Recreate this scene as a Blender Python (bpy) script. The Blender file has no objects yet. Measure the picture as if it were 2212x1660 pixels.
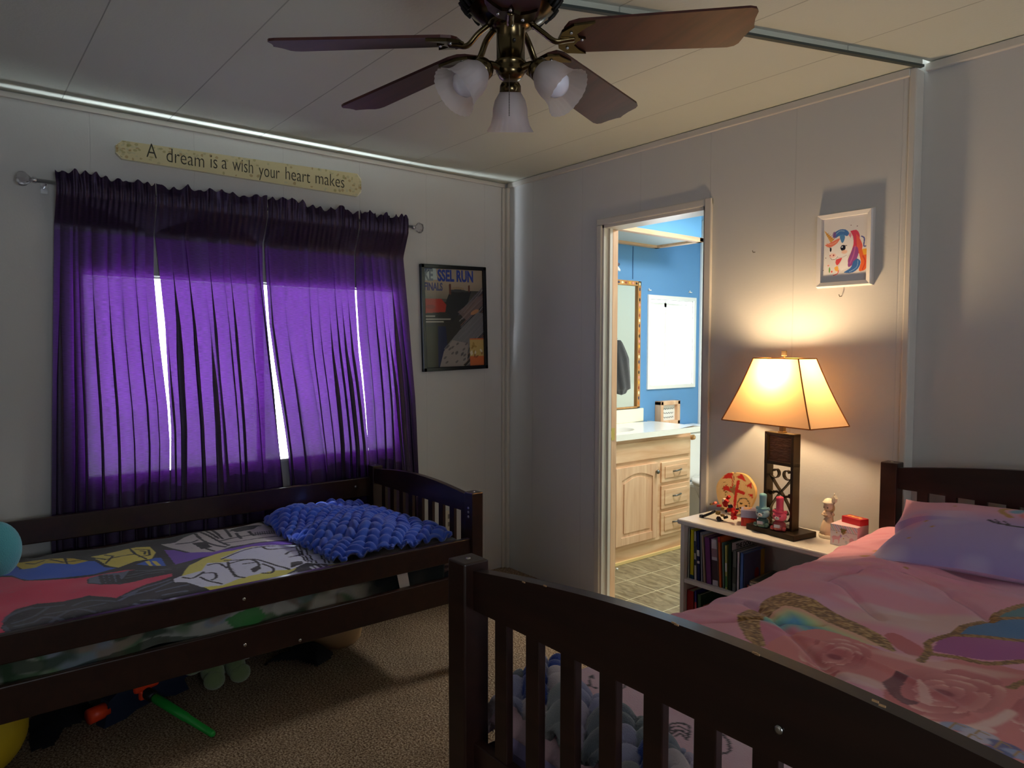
import bpy, bmesh, math, random
import numpy as np
from mathutils import Vector, Matrix
random.seed(7); rng = np.random.RandomState(7)
PI = math.pi
sc = bpy.context.scene
COL = sc.collection

# ------------------------------------------------------------------ camera
F, YAW, PITCH, ROLL = 1526.892, 0.8917, -0.0517, 0.0017
CAM = np.array([3.399, -2.6988, 1.3624])
cy_, sy_ = math.cos(YAW), math.sin(YAW)
_f = np.array([-sy_*math.cos(PITCH), cy_*math.cos(PITCH), math.sin(PITCH)])
_r = np.array([cy_, sy_, 0.0]); _u = np.cross(_r, _f)
RM = np.array([math.cos(ROLL)*_r+math.sin(ROLL)*_u, -math.sin(ROLL)*_r+math.cos(ROLL)*_u, _f])
cam_d = bpy.data.cameras.new('camera'); cam = bpy.data.objects.new('camera', cam_d); COL.objects.link(cam)
cam.matrix_world = Matrix([[RM[0][i], RM[1][i], -RM[2][i], CAM[i]] for i in range(3)]+[[0, 0, 0, 1]])
cam_d.sensor_width = 36; cam_d.lens = F/2212*36; cam_d.clip_start = 0.05
sc.camera = cam

def at(px, py, ax, v):
    """point of the room seen at a photo pixel, on the plane axis=v"""
    d = np.array([(px-1106)/F, -(py-830)/F, 1.0]) @ RM
    t = (v-CAM[ax])/d[ax]
    return CAM+t*d

# ------------------------------------------------------------------ exposure, world, lights
sc.view_settings.view_transform = 'Standard'; sc.view_settings.look = 'None'
sc.view_settings.gamma = 1; sc.view_settings.exposure = 0.2
sc.view_settings.use_curve_mapping = False
try:
    sc.cycles.max_bounces = 9; sc.cycles.diffuse_bounces = 5; sc.cycles.glossy_bounces = 4
    sc.cycles.transmission_bounces = 6; sc.cycles.transparent_max_bounces = 12
    sc.cycles.caustics_reflective = False; sc.cycles.caustics_refractive = False
    sc.cycles.sample_clamp_indirect = 4.0
    sc.cycles.use_denoising = True
except Exception:
    pass
world = bpy.data.worlds.new('world'); sc.world = world; world.use_nodes = True
wbg = world.node_tree.nodes['Background']
SKY = 6.0
wbg.inputs[0].default_value = (0.82, 0.91, 1.0, 1)
# overcast sky above, bright sunlit ground below the horizon
_n = world.node_tree.nodes; _l = world.node_tree.links
_tc = _n.new('ShaderNodeTexCoord'); _sp = _n.new('ShaderNodeSeparateXYZ'); _l.new(_tc.outputs['Generated'], _sp.inputs[0])
_mr = _n.new('ShaderNodeMapRange'); _mr.inputs[1].default_value = -0.35; _mr.inputs[2].default_value = 0.05; _mr.inputs[3].default_value = SKY*2.6; _mr.inputs[4].default_value = SKY
_l.new(_sp.outputs[2], _mr.inputs[0]); _l.new(_mr.outputs[0], wbg.inputs[1])

def area(name, loc, rot, sx, sy, power, col, portal=False):
    l = bpy.data.lights.new(name, 'AREA'); l.shape = 'RECTANGLE'; l.size = sx; l.size_y = sy
    l.energy = power; l.color = col
    if portal: l.cycles.is_portal = True
    o = bpy.data.objects.new(name, l); COL.objects.link(o); o.location = loc; o.rotation_euler = rot
    return o
W1 = dict(y0=-2.262, y1=-0.748, z0=0.80, z1=1.672)          # bedroom window in the wall x = 0
W2 = dict(y0=1.335, y1=1.845, z0=1.085, z1=1.72)            # bathroom window in the same wall
sun = bpy.data.lights.new('sun', 'SUN'); sun.energy = 4.0; sun.angle = math.radians(2.5); sun.color = (0.92, 0.96, 1.0)
sun_o = bpy.data.objects.new('sun', sun); COL.objects.link(sun_o); sun_o.rotation_euler = Vector((-0.42, -0.26, 0.62)).to_track_quat('Z', 'Y').to_euler()
# light added outside below the bedroom window, brightens the ceiling edge
area('added_upward_light', (-0.105, -1.5, 0.45), (PI, 0, 0), 0.11, 2.3, 360, (0.80, 0.90, 1.0))
area('window_daylight', (-0.12, (W1['y0']+W1['y1'])/2, (W1['z0']+W1['z1'])/2), (0, -PI/2, 0), 0.86, 1.5, 1, (1, 1, 1), True)
area('bathroom_daylight', (-0.12, (W2['y0']+W2['y1'])/2, (W2['z0']+W2['z1'])/2), (0, -PI/2, 0), 0.62, 0.5, 1, (1, 1, 1), True)
# added window for fill light, in the unseen wall behind the camera
W3 = dict(y0=-2.8, y1=-2.0, z0=0.85, z1=1.5)
area('added_window_fill', (4.62, -2.4, 1.175), (0, PI/2, 0), 0.65, 0.8, 1, (1, 1, 1), True)
# added fill light, shining through a made-up doorway behind the camera
area('added_doorway_fill', (2.55, -4.75, 1.2), (PI/2-0.10, 0, PI), 0.8, 1.6, 7.0, (1.0, 0.96, 0.92))
# area light just under the bathroom ceiling
area('bathroom_area_light', (1.25, 1.0, 2.32), (0, 0, 0), 0.5, 0.3, 32, (1.0, 0.97, 0.9))

# ------------------------------------------------------------------ materials
def lin(c):
    return tuple((x/12.92 if x <= 0.04045 else ((x+0.055)/1.055)**2.4) for x in c)
def rgb(r, g, b): return lin((r/255, g/255, b/255))
MATS = {}
def mat(name, col, rough=0.6, metal=0.0, spec=0.5, bump=0, bscale=60, var=0, vscale=8, coat=0, emit=None, estr=0, trans=0, ior=1.45, sheen=0, stretch=(1, 1, 1), alpha=1):
    if name in MATS: return MATS[name]
    m = bpy.data.materials.new(name); m.use_nodes = True
    nt = m.node_tree; b = nt.nodes['Principled BSDF']
    b.inputs['Base Color'].default_value = (*col, 1)
    b.inputs['Roughness'].default_value = rough; b.inputs['Metallic'].default_value = metal
    b.inputs['Specular IOR Level'].default_value = spec
    b.inputs['Coat Weight'].default_value = coat; b.inputs['Coat Roughness'].default_value = 0.12
    b.inputs['Transmission Weight'].default_value = trans; b.inputs['IOR'].default_value = ior
    b.inputs['Sheen Weight'].default_value = sheen
    b.inputs['Alpha'].default_value = alpha
    if emit: b.inputs['Emission Color'].default_value = (*emit, 1); b.inputs['Emission Strength'].default_value = estr
    if bump or var:
        tc = nt.nodes.new('ShaderNodeTexCoord'); mp = nt.nodes.new('ShaderNodeMapping')
        mp.inputs['Scale'].default_value = stretch
        nt.links.new(tc.outputs['Object'], mp.inputs[0])
    if bump:
        n = nt.nodes.new('ShaderNodeTexNoise'); n.inputs['Scale'].default_value = bscale; n.inputs['Detail'].default_value = 4
        bp = nt.nodes.new('ShaderNodeBump'); bp.inputs['Strength'].default_value = bump; bp.inputs['Distance'].default_value = 0.004
        nt.links.new(mp.outputs[0], n.inputs['Vector']); nt.links.new(n.outputs['Fac'], bp.inputs['Height']); nt.links.new(bp.outputs[0], b.inputs['Normal'])
    if var:
        n = nt.nodes.new('ShaderNodeTexNoise'); n.inputs['Scale'].default_value = vscale; n.inputs['Detail'].default_value = 5
        mx = nt.nodes.new('ShaderNodeMix'); mx.data_type = 'RGBA'
        mx.inputs[6].default_value = (*[c*(1-var) for c in col], 1); mx.inputs[7].default_value = (*[min(1, c*(1+var)) for c in col], 1)
        nt.links.new(mp.outputs[0], n.inputs['Vector']); nt.links.new(n.outputs['Fac'], mx.inputs[0]); nt.links.new(mx.outputs[2], b.inputs['Base Color'])
    MATS[name] = m
    return m
def painted(name, rough=0.9, sheen=0.0, bump=0.0, bscale=200, spec=0.3, coat=0):
    if name in MATS: return MATS[name]
    m = mat(name, (1, 1, 1), rough, spec=spec, bump=bump, bscale=bscale, sheen=sheen, coat=coat)
    nt = m.node_tree; a = nt.nodes.new('ShaderNodeAttribute'); a.attribute_name = 'Col'
    nt.links.new(a.outputs['Color'], nt.nodes['Principled BSDF'].inputs['Base Color'])
    return m

def node_carpet():
    m = mat('carpet', (0.3, 0.25, 0.2), 0.95, spec=0.1)
    nt = m.node_tree; b = nt.nodes['Principled BSDF']; tc = nt.nodes.new('ShaderNodeTexCoord')
    n1 = nt.nodes.new('ShaderNodeTexNoise'); n1.inputs['Scale'].default_value = 135; n1.inputs['Detail'].default_value = 3; n1.inputs['Roughness'].default_value = 0.75
    n2 = nt.nodes.new('ShaderNodeTexNoise'); n2.inputs['Scale'].default_value = 7; n2.inputs['Detail'].default_value = 3
    cr = nt.nodes.new('ShaderNodeValToRGB')
    e = cr.color_ramp.elements
    e[0].position = 0.38; e[0].color = (*rgb(88, 66, 50), 1); e[1].position = 0.62; e[1].color = (*rgb(214, 192, 164), 1)
    e2 = cr.color_ramp.elements.new(0.5); e2.color = (*rgb(156, 131, 106), 1)
    mx = nt.nodes.new('ShaderNodeMix'); mx.data_type = 'RGBA'; mx.blend_type = 'MULTIPLY'; mx.inputs[0].default_value = 0.35
    nt.links.new(tc.outputs['Object'], n1.inputs['Vector']); nt.links.new(tc.outputs['Object'], n2.inputs['Vector'])
    nt.links.new(n1.outputs['Fac'], cr.inputs[0]); nt.links.new(cr.outputs[0], mx.inputs[6]); nt.links.new(n2.outputs['Fac'], mx.inputs[7])
    nt.links.new(mx.outputs[2], b.inputs['Base Color'])
    bp = nt.nodes.new('ShaderNodeBump'); bp.inputs['Strength'].default_value = 0.9; bp.inputs['Distance'].default_value = 0.008
    nt.links.new(n1.outputs['Fac'], bp.inputs['Height']); nt.links.new(bp.outputs[0], b.inputs['Normal'])
    return m
def node_panel(name, col, axis, pitch, off, depth=0.35, width=0.012, dark=0.7, rough=0.75):
    """painted panelling with thin joints every `pitch` along axis"""
    m = mat(name, col, rough, spec=0.3)
    nt = m.node_tree; b = nt.nodes['Principled BSDF']; N = nt.nodes.new; L = nt.links.new
    tc = N('ShaderNodeTexCoord'); sp = N('ShaderNodeSeparateXYZ'); L(tc.outputs['Object'], sp.inputs[0])
    a = N('ShaderNodeMath'); a.operation = 'ADD'; a.inputs[1].default_value = off; L(sp.outputs[axis], a.inputs[0])
    pp = N('ShaderNodeMath'); pp.operation = 'PINGPONG'; pp.inputs[1].default_value = pitch/2; L(a.outputs[0], pp.inputs[0])
    mr = N('ShaderNodeMapRange'); mr.inputs[1].default_value = 0; mr.inputs[2].default_value = width/2; L(pp.outputs[0], mr.inputs[0])
    n = N('ShaderNodeTexNoise'); n.inputs['Scale'].default_value = 110; n.inputs['Detail'].default_value = 5; L(tc.outputs['Object'], n.inputs['Vector'])
    ns = N('ShaderNodeMath'); ns.operation = 'MULTIPLY'; ns.inputs[1].default_value = 0.35; L(n.outputs['Fac'], ns.inputs[0])
    ad = N('ShaderNodeMath'); ad.operation = 'ADD'; L(mr.outputs[0], ad.inputs[0]); L(ns.outputs[0], ad.inputs[1])
    bp = N('ShaderNodeBump'); bp.inputs['Strength'].default_value = depth; bp.inputs['Distance'].default_value = 0.004; L(ad.outputs[0], bp.inputs['Height']); L(bp.outputs[0], b.inputs['Normal'])
    mx = N('ShaderNodeMix'); mx.data_type = 'RGBA'; mx.inputs[6].default_value = (*[c*dark for c in col], 1); mx.inputs[7].default_value = (*col, 1)
    L(mr.outputs[0], mx.inputs[0]); L(mx.outputs[2], b.inputs['Base Color'])
    return m
def node_wood(name, c1, c2, rough=0.4, axis=0, scale=6, coat=0, dist=4):
    m = mat(name, c1, rough, coat=coat)
    nt = m.node_tree; b = nt.nodes['Principled BSDF']; N = nt.nodes.new; L = nt.links.new
    tc = N('ShaderNodeTexCoord'); mp = N('ShaderNodeMapping'); s = [scale*5]*3; s[axis] = scale*0.5; mp.inputs['Scale'].default_value = s
    L(tc.outputs['Object'], mp.inputs[0])
    n = N('ShaderNodeTexNoise'); n.inputs['Scale'].default_value = 1.0; n.inputs['Detail'].default_value = 6; n.inputs['Distortion'].default_value = dist*0.2; L(mp.outputs[0], n.inputs['Vector'])
    cr = N('ShaderNodeValToRGB'); e = cr.color_ramp.elements; e[0].position = 0.35; e[0].color = (*c1, 1); e[1].position = 0.66; e[1].color = (*c2, 1)
    L(n.outputs['Fac'], cr.inputs[0]); L(cr.outputs[0], b.inputs['Base Color'])
    return m
def node_tiles():
    m = mat('stone_tiles', (0.3, 0.27, 0.2), 0.45)
    nt = m.node_tree; b = nt.nodes['Principled BSDF']; N = nt.nodes.new; L = nt.links.new
    tc = N('ShaderNodeTexCoord'); mp = N('ShaderNodeMapping'); mp.inputs['Location'].default_value = (0.03, 0.06, 0); L(tc.outputs['Object'], mp.inputs[0])
    br = N('ShaderNodeTexBrick'); br.offset = 0; br.squash = 1; br.inputs['Scale'].default_value = 1.0
    br.inputs['Mortar Size'].default_value = 0.0035; br.inputs['Brick Width'].default_value = 0.225; br.inputs['Row Height'].default_value = 0.225; br.inputs['Mortar Smooth'].default_value = 0.2
    br.inputs['Mortar'].default_value = (*rgb(196, 186, 150), 1)
    n = N('ShaderNodeTexNoise'); n.inputs['Scale'].default_value = 9; n.inputs['Detail'].default_value = 8; n.inputs['Distortion'].default_value = 1.2
    mp2 = N('ShaderNodeMapping'); mp2.inputs['Scale'].default_value = (1, 3, 1); mp2.inputs['Rotation'].default_value = (0, 0, 0.5); L(tc.outputs['Object'], mp2.inputs[0]); L(mp2.outputs[0], n.inputs['Vector'])
    cr = N('ShaderNodeValToRGB'); e = cr.color_ramp.elements; e[0].position = 0.3; e[0].color = (*rgb(104, 92, 66), 1); e[1].position = 0.72; e[1].color = (*rgb(164, 150, 118), 1)
    L(n.outputs['Fac'], cr.inputs[0]); L(cr.outputs[0], br.inputs['Color1']); L(cr.outputs[0], br.inputs['Color2']); L(mp.outputs[0], br.inputs['Vector']); L(br.outputs['Color'], b.inputs['Base Color'])
    return m
def node_curtain():
    m = bpy.data.materials.new('purple_curtain'); m.use_nodes = True; nt = m.node_tree; N = nt.nodes.new; L = nt.links.new
    nt.nodes.remove(nt.nodes['Principled BSDF']); out = nt.nodes['Material Output']
    tc = N('ShaderNodeTexCoord'); mp = N('ShaderNodeMapping'); mp.inputs['Scale'].default_value = (1, 40, 420); L(tc.outputs['Object'], mp.inputs[0])
    n = N('ShaderNodeTexNoise'); n.inputs['Scale'].default_value = 1; n.inputs['Detail'].default_value = 2; L(mp.outputs[0], n.inputs['Vector'])
    cr = N('ShaderNodeValToRGB'); e = cr.color_ramp.elements; e[0].position = 0.3; e[0].color = (*rgb(32, 8, 50), 1); e[1].position = 0.7; e[1].color = (*rgb(64, 22, 92), 1)
    L(n.outputs['Fac'], cr.inputs[0])
    tr = N('ShaderNodeBsdfTranslucent'); L(cr.outputs[0], tr.inputs[0])
    df = N('ShaderNodeBsdfDiffuse'); df.inputs[0].default_value = (*rgb(20, 11, 24), 1)
    gl = N('ShaderNodeBsdfGlossy'); gl.inputs[0].default_value = (*rgb(190, 170, 215), 1); gl.inputs['Roughness'].default_value = 0.42
    bp = N('ShaderNodeBump'); bp.inputs['Strength'].default_value = 0.3; bp.inputs['Distance'].default_value = 0.001; L(n.outputs['Fac'], bp.inputs['Height'])
    for s in (gl, df): L(bp.outputs[0], s.inputs['Normal'])
    m1 = N('ShaderNodeMixShader'); m1.inputs[0].default_value = 0.5; L(df.outputs[0], m1.inputs[1]); L(tr.outputs[0], m1.inputs[2])
    m2 = N('ShaderNodeMixShader'); m2.inputs[0].default_value = 0.07; L(m1.outputs[0], m2.inputs[1]); L(gl.outputs[0], m2.inputs[2])
    tp = N('ShaderNodeBsdfTransparent'); m3 = N('ShaderNodeMixShader'); m3.inputs[0].default_value = 0.005     # open weave
    L(m2.outputs[0], m3.inputs[1]); L(tp.outputs[0], m3.inputs[2]); L(m3.outputs[0], out.inputs[0])
    return m
def node_trans(name, col, fac=0.5, rough=0.5, diffcol=None, clear=0.0):
    m = bpy.data.materials.new(name); m.use_nodes = True; nt = m.node_tree; N = nt.nodes.new; L = nt.links.new
    nt.nodes.remove(nt.nodes['Principled BSDF']); out = nt.nodes['Material Output']
    tr = N('ShaderNodeBsdfTranslucent'); tr.inputs[0].default_value = (*col, 1)
    df = N('ShaderNodeBsdfDiffuse'); df.inputs[0].default_value = (*(diffcol or col), 1)
    m1 = N('ShaderNodeMixShader'); m1.inputs[0].default_value = fac; L(df.outputs[0], m1.inputs[1]); L(tr.outputs[0], m1.inputs[2])
    last = m1
    if clear:
        tp = N('ShaderNodeBsdfTransparent'); m2 = N('ShaderNodeMixShader'); m2.inputs[0].default_value = clear; L(m1.outputs[0], m2.inputs[1]); L(tp.outputs[0], m2.inputs[2]); last = m2
    L(last.outputs[0], out.inputs[0])
    return m

WHITE_TRIM = mat('white_trim', rgb(205, 200, 192), 0.45)
WALLM = node_panel('wall_panelling', rgb(202, 201, 199), 0, 0.406, 0.16, 0.25, 0.007, 0.93)
WALLY = node_panel('wall_panelling_window', rgb(202, 201, 199), 1, 0.406, 0.165, 0.25, 0.007, 0.95)
CEILM = node_panel('ceiling_panelling', rgb(198, 201, 188), 1, 0.3954, 0.3153, 0.5, 0.006, 0.55)
ESP = node_wood('espresso_wood', rgb(34, 17, 12), rgb(46, 24, 17), 0.32, 0, 5, coat=0.25)
BLACK = mat('black_paint', rgb(14, 13, 16), 0.4)
CHROME = mat('steel', rgb(200, 200, 205), 0.25, 1.0)
BRASS = mat('antique_brass', rgb(98, 84, 58), 0.22, 1.0)
BRASS2 = mat('strike_brass', rgb(205, 180, 110), 0.3, 1.0)
OAK = node_wood('oak', rgb(212, 166, 130), rgb(232, 196, 160), 0.45, 2, 4)
OAKH = node_wood('oak_across', rgb(212, 166, 126), rgb(234, 198, 160), 0.45, 1, 4)
BLUEW = mat('blue_wall', rgb(96, 148, 198), 0.7, bump=0.1, bscale=120)
WHITE = mat('white_gloss', rgb(240, 240, 236), 0.25)
GLASS = mat('clear_glass', (1, 1, 1), 0.03, trans=1.0)
def node_pane(name):
    m = bpy.data.materials.new(name); m.use_nodes = True; nt = m.node_tree; N = nt.nodes.new; L = nt.links.new
    nt.nodes.remove(nt.nodes['Principled BSDF']); out = nt.nodes['Material Output']
    tp = N('ShaderNodeBsdfTransparent'); gl = N('ShaderNodeBsdfGlossy'); gl.inputs['Roughness'].default_value = 0.02
    mx = N('ShaderNodeMixShader'); mx.inputs[0].default_value = 0.05; L(tp.outputs[0], mx.inputs[1]); L(gl.outputs[0], mx.inputs[2]); L(mx.outputs[0], out.inputs[0])
    return m
FROST = node_pane('window_glass')
CRYSTAL = mat('crystal', (0.95, 0.95, 1), 0.05, trans=0.85)

# ------------------------------------------------------------------ mesh helpers
ORG = {}
class MB:
    def __init__(s): s.bm = bmesh.new()
    def _add(s, verts, faces, smooth=False):
        vs = [s.bm.verts.new(v) for v in verts]
        for f in faces:
            try:
                fc = s.bm.faces.new([vs[i] for i in f]); fc.smooth = smooth
            except ValueError: pass
        return s
    def box(s, x0, x1, y0, y1, z0, z1, bev=0.0, M=None):
        if bev <= 0:
            v = [(x, y, z) for x in (x0, x1) for y in (y0, y1) for z in (z0, z1)]
            fcs = [(0, 1, 3, 2), (4, 6, 7, 5), (0, 4, 5, 1), (2, 3, 7, 6), (0, 2, 6, 4), (1, 5, 7, 3)]
            if M is not None: v = [M @ Vector(q) for q in v]
            return s._add(v, fcs)
        b = bmesh.new(); bmesh.ops.create_cube(b, size=1)
        for q in b.verts: q.co = Vector(((x0+x1)/2+q.co.x*(x1-x0), (y0+y1)/2+q.co.y*(y1-y0), (z0+z1)/2+q.co.z*(z1-z0)))
        bmesh.ops.bevel(b, geom=list(b.edges), offset=bev, segments=2, affect='EDGES', profile=0.5)
        b.verts.index_update()
        v = [(M @ q.co if M is not None else q.co.copy()) for q in b.verts]
        f = [[q.index for q in fc.verts] for fc in b.faces]; b.free()
        return s._add(v, f)
    def prism(s, poly, axis, a, b, M=None):
        """poly: 2-D outline; extruded along axis from a to b"""
        def P(p, c):
            q = [0, 0, 0]; o = [i for i in range(3) if i != axis]; q[o[0]] = p[0]; q[o[1]] = p[1]; q[axis] = c
            return M @ Vector(q) if M is not None else q
        n = len(poly); v = [P(p, a) for p in poly]+[P(p, b) for p in poly]
        f = [tuple(range(n))[::-1], tuple(range(n, 2*n))]+[(i, (i+1) % n, n+(i+1) % n, n+i) for i in range(n)]
        return s._add(v, f)
    def tube(s, pts, r, n=10, closed=False, smooth=True, flat=None):
        pts = [Vector(p) for p in pts]; rs = r if isinstance(r, (list, tuple)) else [r]*len(pts)
        rings = []; up = Vector((0, 0, 1)); prev = None
        for i, p in enumerate(pts):
            a = pts[i-1] if i > 0 else (pts[-1] if closed else p); b = pts[(i+1) % len(pts)] if (i < len(pts)-1 or closed) else p
            t = (b-a).normalized() if (b-a).length > 1e-9 else Vector((0, 0, 1))
            if prev is None:
                u = t.cross(up); u = u if u.length > 1e-3 else t.cross(Vector((1, 0, 0)))
            else: u = prev-t*prev.dot(t)
            u.normalize(); prev = u; w = t.cross(u)
            ra = rs[i]; rb = rs[i]*(flat if flat else 1)
            rings.append([p+u*(ra*math.cos(2*PI*k/n))+w*(rb*math.sin(2*PI*k/n)) for k in range(n)])
        v = [q for rg in rings for q in rg]; f = []
        m = len(rings)
        for i in range(m if closed else m-1):
            for k in range(n): f.append((i*n+k, i*n+(k+1) % n, ((i+1) % m)*n+(k+1) % n, ((i+1) % m)*n+k))
        if not closed: f += [tuple(range(n))[::-1], tuple(range((m-1)*n, m*n))]
        return s._add(v, f, smooth)
    def ribbon(s, pts, w, th, wdir, smooth=True):
        """flat strip along pts (in a plane), w wide along wdir and th thick"""
        pts = [Vector(p) for p in pts]; wd = Vector(wdir).normalized(); v = []; f = []
        for i, p in enumerate(pts):
            a = pts[max(0, i-1)]; b = pts[min(len(pts)-1, i+1)]; t = (b-a).normalized(); nn = t.cross(wd).normalized()
            v += [p+wd*w/2+nn*th/2, p-wd*w/2+nn*th/2, p-wd*w/2-nn*th/2, p+wd*w/2-nn*th/2]
        for i in range(len(pts)-1):
            for k in range(4): f.append((i*4+k, i*4+(k+1) % 4, i*4+4+(k+1) % 4, i*4+4+k))
        f += [(3, 2, 1, 0), tuple(range(len(v)-4, len(v)))]
        return s._add(v, f, False)
    def lathe(s, prof, n=24, loc=(0, 0, 0), axis=(0, 0, 1), wave=None, cap=True, smooth=True):
        ax = Vector(axis).normalized(); q = Vector((0, 0, 1)).rotation_difference(ax); loc = Vector(loc); v = []; f = []
        for j, (r, z) in enumerate(prof):
            for k in range(n):
                a = 2*PI*k/n; rr = r*(1+(wave(a, j/(len(prof)-1)) if wave else 0))
                v.append(loc+q @ Vector((rr*math.cos(a), rr*math.sin(a), z)))
        for j in range(len(prof)-1):
            for k in range(n): f.append((j*n+k, j*n+(k+1) % n, (j+1)*n+(k+1) % n, (j+1)*n+k))
        if cap: f += [tuple(range(n))[::-1], tuple(range((len(prof)-1)*n, len(prof)*n))]
        return s._add(v, f, smooth)
    def ell(s, c, r, n=16, m=10, M=None, p=1.0):
        v = []; f = []
        sg = lambda x: (abs(x)**p)*(1 if x >= 0 else -1)
        for j in range(1, m):
            t = PI*j/m
            for k in range(n):
                a = 2*PI*k/n; q = Vector((r[0]*sg(math.sin(t))*sg(math.cos(a)), r[1]*sg(math.sin(t))*sg(math.sin(a)), r[2]*sg(math.cos(t))))
                if M is not None: q = M @ q
                v.append(Vector(c)+q)
        top = Vector((0, 0, r[2])); bot = Vector((0, 0, -r[2]))
        if M is not None: top = M @ top; bot = M @ bot
        v += [Vector(c)+top, Vector(c)+bot]; T = len(v)-2; B = T+1
        for k in range(n):
            f.append((T, k, (k+1) % n)); f.append((B, (m-2)*n+(k+1) % n, (m-2)*n+k))
        for j in range(m-2):
            for k in range(n): f.append((j*n+k, (j+1)*n+k, (j+1)*n+(k+1) % n, j*n+(k+1) % n))
        return s._add(v, f, True)
    def build(s, name, m, parent=None, local=False, auto=True):
        o = ORG.get(parent.name, Vector((0, 0, 0))) if (parent is not None and not local) else Vector((0, 0, 0))
        if o.length: bmesh.ops.translate(s.bm, verts=s.bm.verts, vec=-o)
        bmesh.ops.recalc_face_normals(s.bm, faces=s.bm.faces)
        me = bpy.data.meshes.new(name); s.bm.to_mesh(me); s.bm.free()
        ms = m if isinstance(m, (list, tuple)) else [m]
        for q in ms: me.materials.append(q)
        ob = bpy.data.objects.new(name, me); COL.objects.link(ob)
        if parent is not None: ob.parent = parent; ORG[ob.name] = ORG.get(parent.name, Vector((0, 0, 0)))
        return ob
def tag(o, label=None, cat=None, group=None, kind=None):
    if label: o['label'] = label
    if cat: o['category'] = cat
    if group: o['group'] = group
    if kind: o['kind'] = kind
    return o
def struct(name, mb, m): return tag(mb.build(name, m), kind='structure')
def thing(name, label, cat, loc=(0, 0, 0), rotz=0, group=None):
    o = bpy.data.objects.new(name, None); COL.objects.link(o); o.location = loc; o.rotation_euler = (0, 0, rotz)
    o.empty_display_size = 0.05; ORG[o.name] = Vector(loc)
    return tag(o, label, cat, group)
def dup(root, loc, rotz=0, label=None, group=None):
    r = root.copy(); COL.objects.link(r); r.location = loc; r.rotation_euler = (0, 0, rotz)
    if label: r['label'] = label
    if group: r['group'] = group
    for ch in list(root.children):
        c = ch.copy(); COL.objects.link(c); c.parent = r
        for g in ch.children:
            d = g.copy(); COL.objects.link(d); d.parent = c
    return r
def S(*a): return MB().box(*a)

# ------------------------------------------------------------------ painter for printed surfaces
class Paint:
    def __init__(s, P, base): s.P = np.asarray(P, float)[:, :2]; s.C = np.tile(np.array(rgb(*base)), (len(s.P), 1))
    def _in(s, poly):
        poly = np.asarray(poly, float)[:, :2]; x, y = s.P[:, 0], s.P[:, 1]; r = np.zeros(len(x), bool); j = len(poly)-1
        for i in range(len(poly)):
            xi, yi = poly[i]; xj, yj = poly[j]
            if yi != yj: r ^= ((yi > y) != (yj > y)) & (x < (xj-xi)*(y-yi)/(yj-yi)+xi)
            j = i
        return r
    def set(s, m, c, a=1.0):
        c = np.array(rgb(*c)); m = np.clip(np.asarray(m, float)*a, 0, 1)[:, None]; s.C = s.C*(1-m)+c*m; return s
    def poly(s, p, c, a=1.0): return s.set(s._in(p), c, a)
    def dist(s, pts):
        pts = np.asarray(pts, float)[:, :2]; d = np.full(len(s.P), 1e9)
        for a, b in zip(pts[:-1], pts[1:]):
            ab = b-a; L = (ab**2).sum()
            t = np.clip(((s.P-a) @ ab)/max(L, 1e-12), 0, 1); d = np.minimum(d, np.hypot(*(s.P-a-t[:, None]*ab).T))
        return d
    def line(s, pts, w, c, a=1.0, soft=0.0):
        d = s.dist(pts)
        return s.set(np.clip((w/2+soft-d)/max(soft, 1e-6), 0, 1) if soft else d < w/2, c, a)
    def ell(s, c0, rx, ry, c, a=1.0, soft=0.0, rot=0):
        q = s.P-np.asarray(c0, float)[:2]; cs, sn = math.cos(rot), math.sin(rot)
        u = q[:, 0]*cs+q[:, 1]*sn; v = -q[:, 0]*sn+q[:, 1]*cs; d = np.hypot(u/rx, v/ry)
        return s.set(np.clip((1+soft-d)/soft, 0, 1) if soft else d < 1, c, a)
def smooth_path(pts, n=8):
    """Catmull-Rom through pts"""
    P = [np.asarray(p, float) for p in pts]; P = [P[0]]+P+[P[-1]]; out = []
    for i in range(1, len(P)-2):
        for k in range(n):
            t = k/n; a, b, c, d = P[i-1:i+3]
            out.append(0.5*((2*b)+(-a+c)*t+(2*a-5*b+4*c-d)*t*t+(-a+3*b-3*c+d)*t**3))
    return out+[P[-2]]
def vnoise(x, y, s, seed=0):
    """smooth value noise, numpy"""
    r = np.random.RandomState(seed).rand(64, 64); u = x*s; v = y*s
    iu = np.floor(u).astype(int); iv = np.floor(v).astype(int); fu = u-iu; fv = v-iv
    fu = fu*fu*(3-2*fu); fv = fv*fv*(3-2*fv); g = lambda a, b: r[a % 64, b % 64]
    return (g(iu, iv)*(1-fu)+g(iu+1, iv)*fu)*(1-fv)+(g(iu, iv+1)*(1-fu)+g(iu+1, iv+1)*fu)*fv
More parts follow.
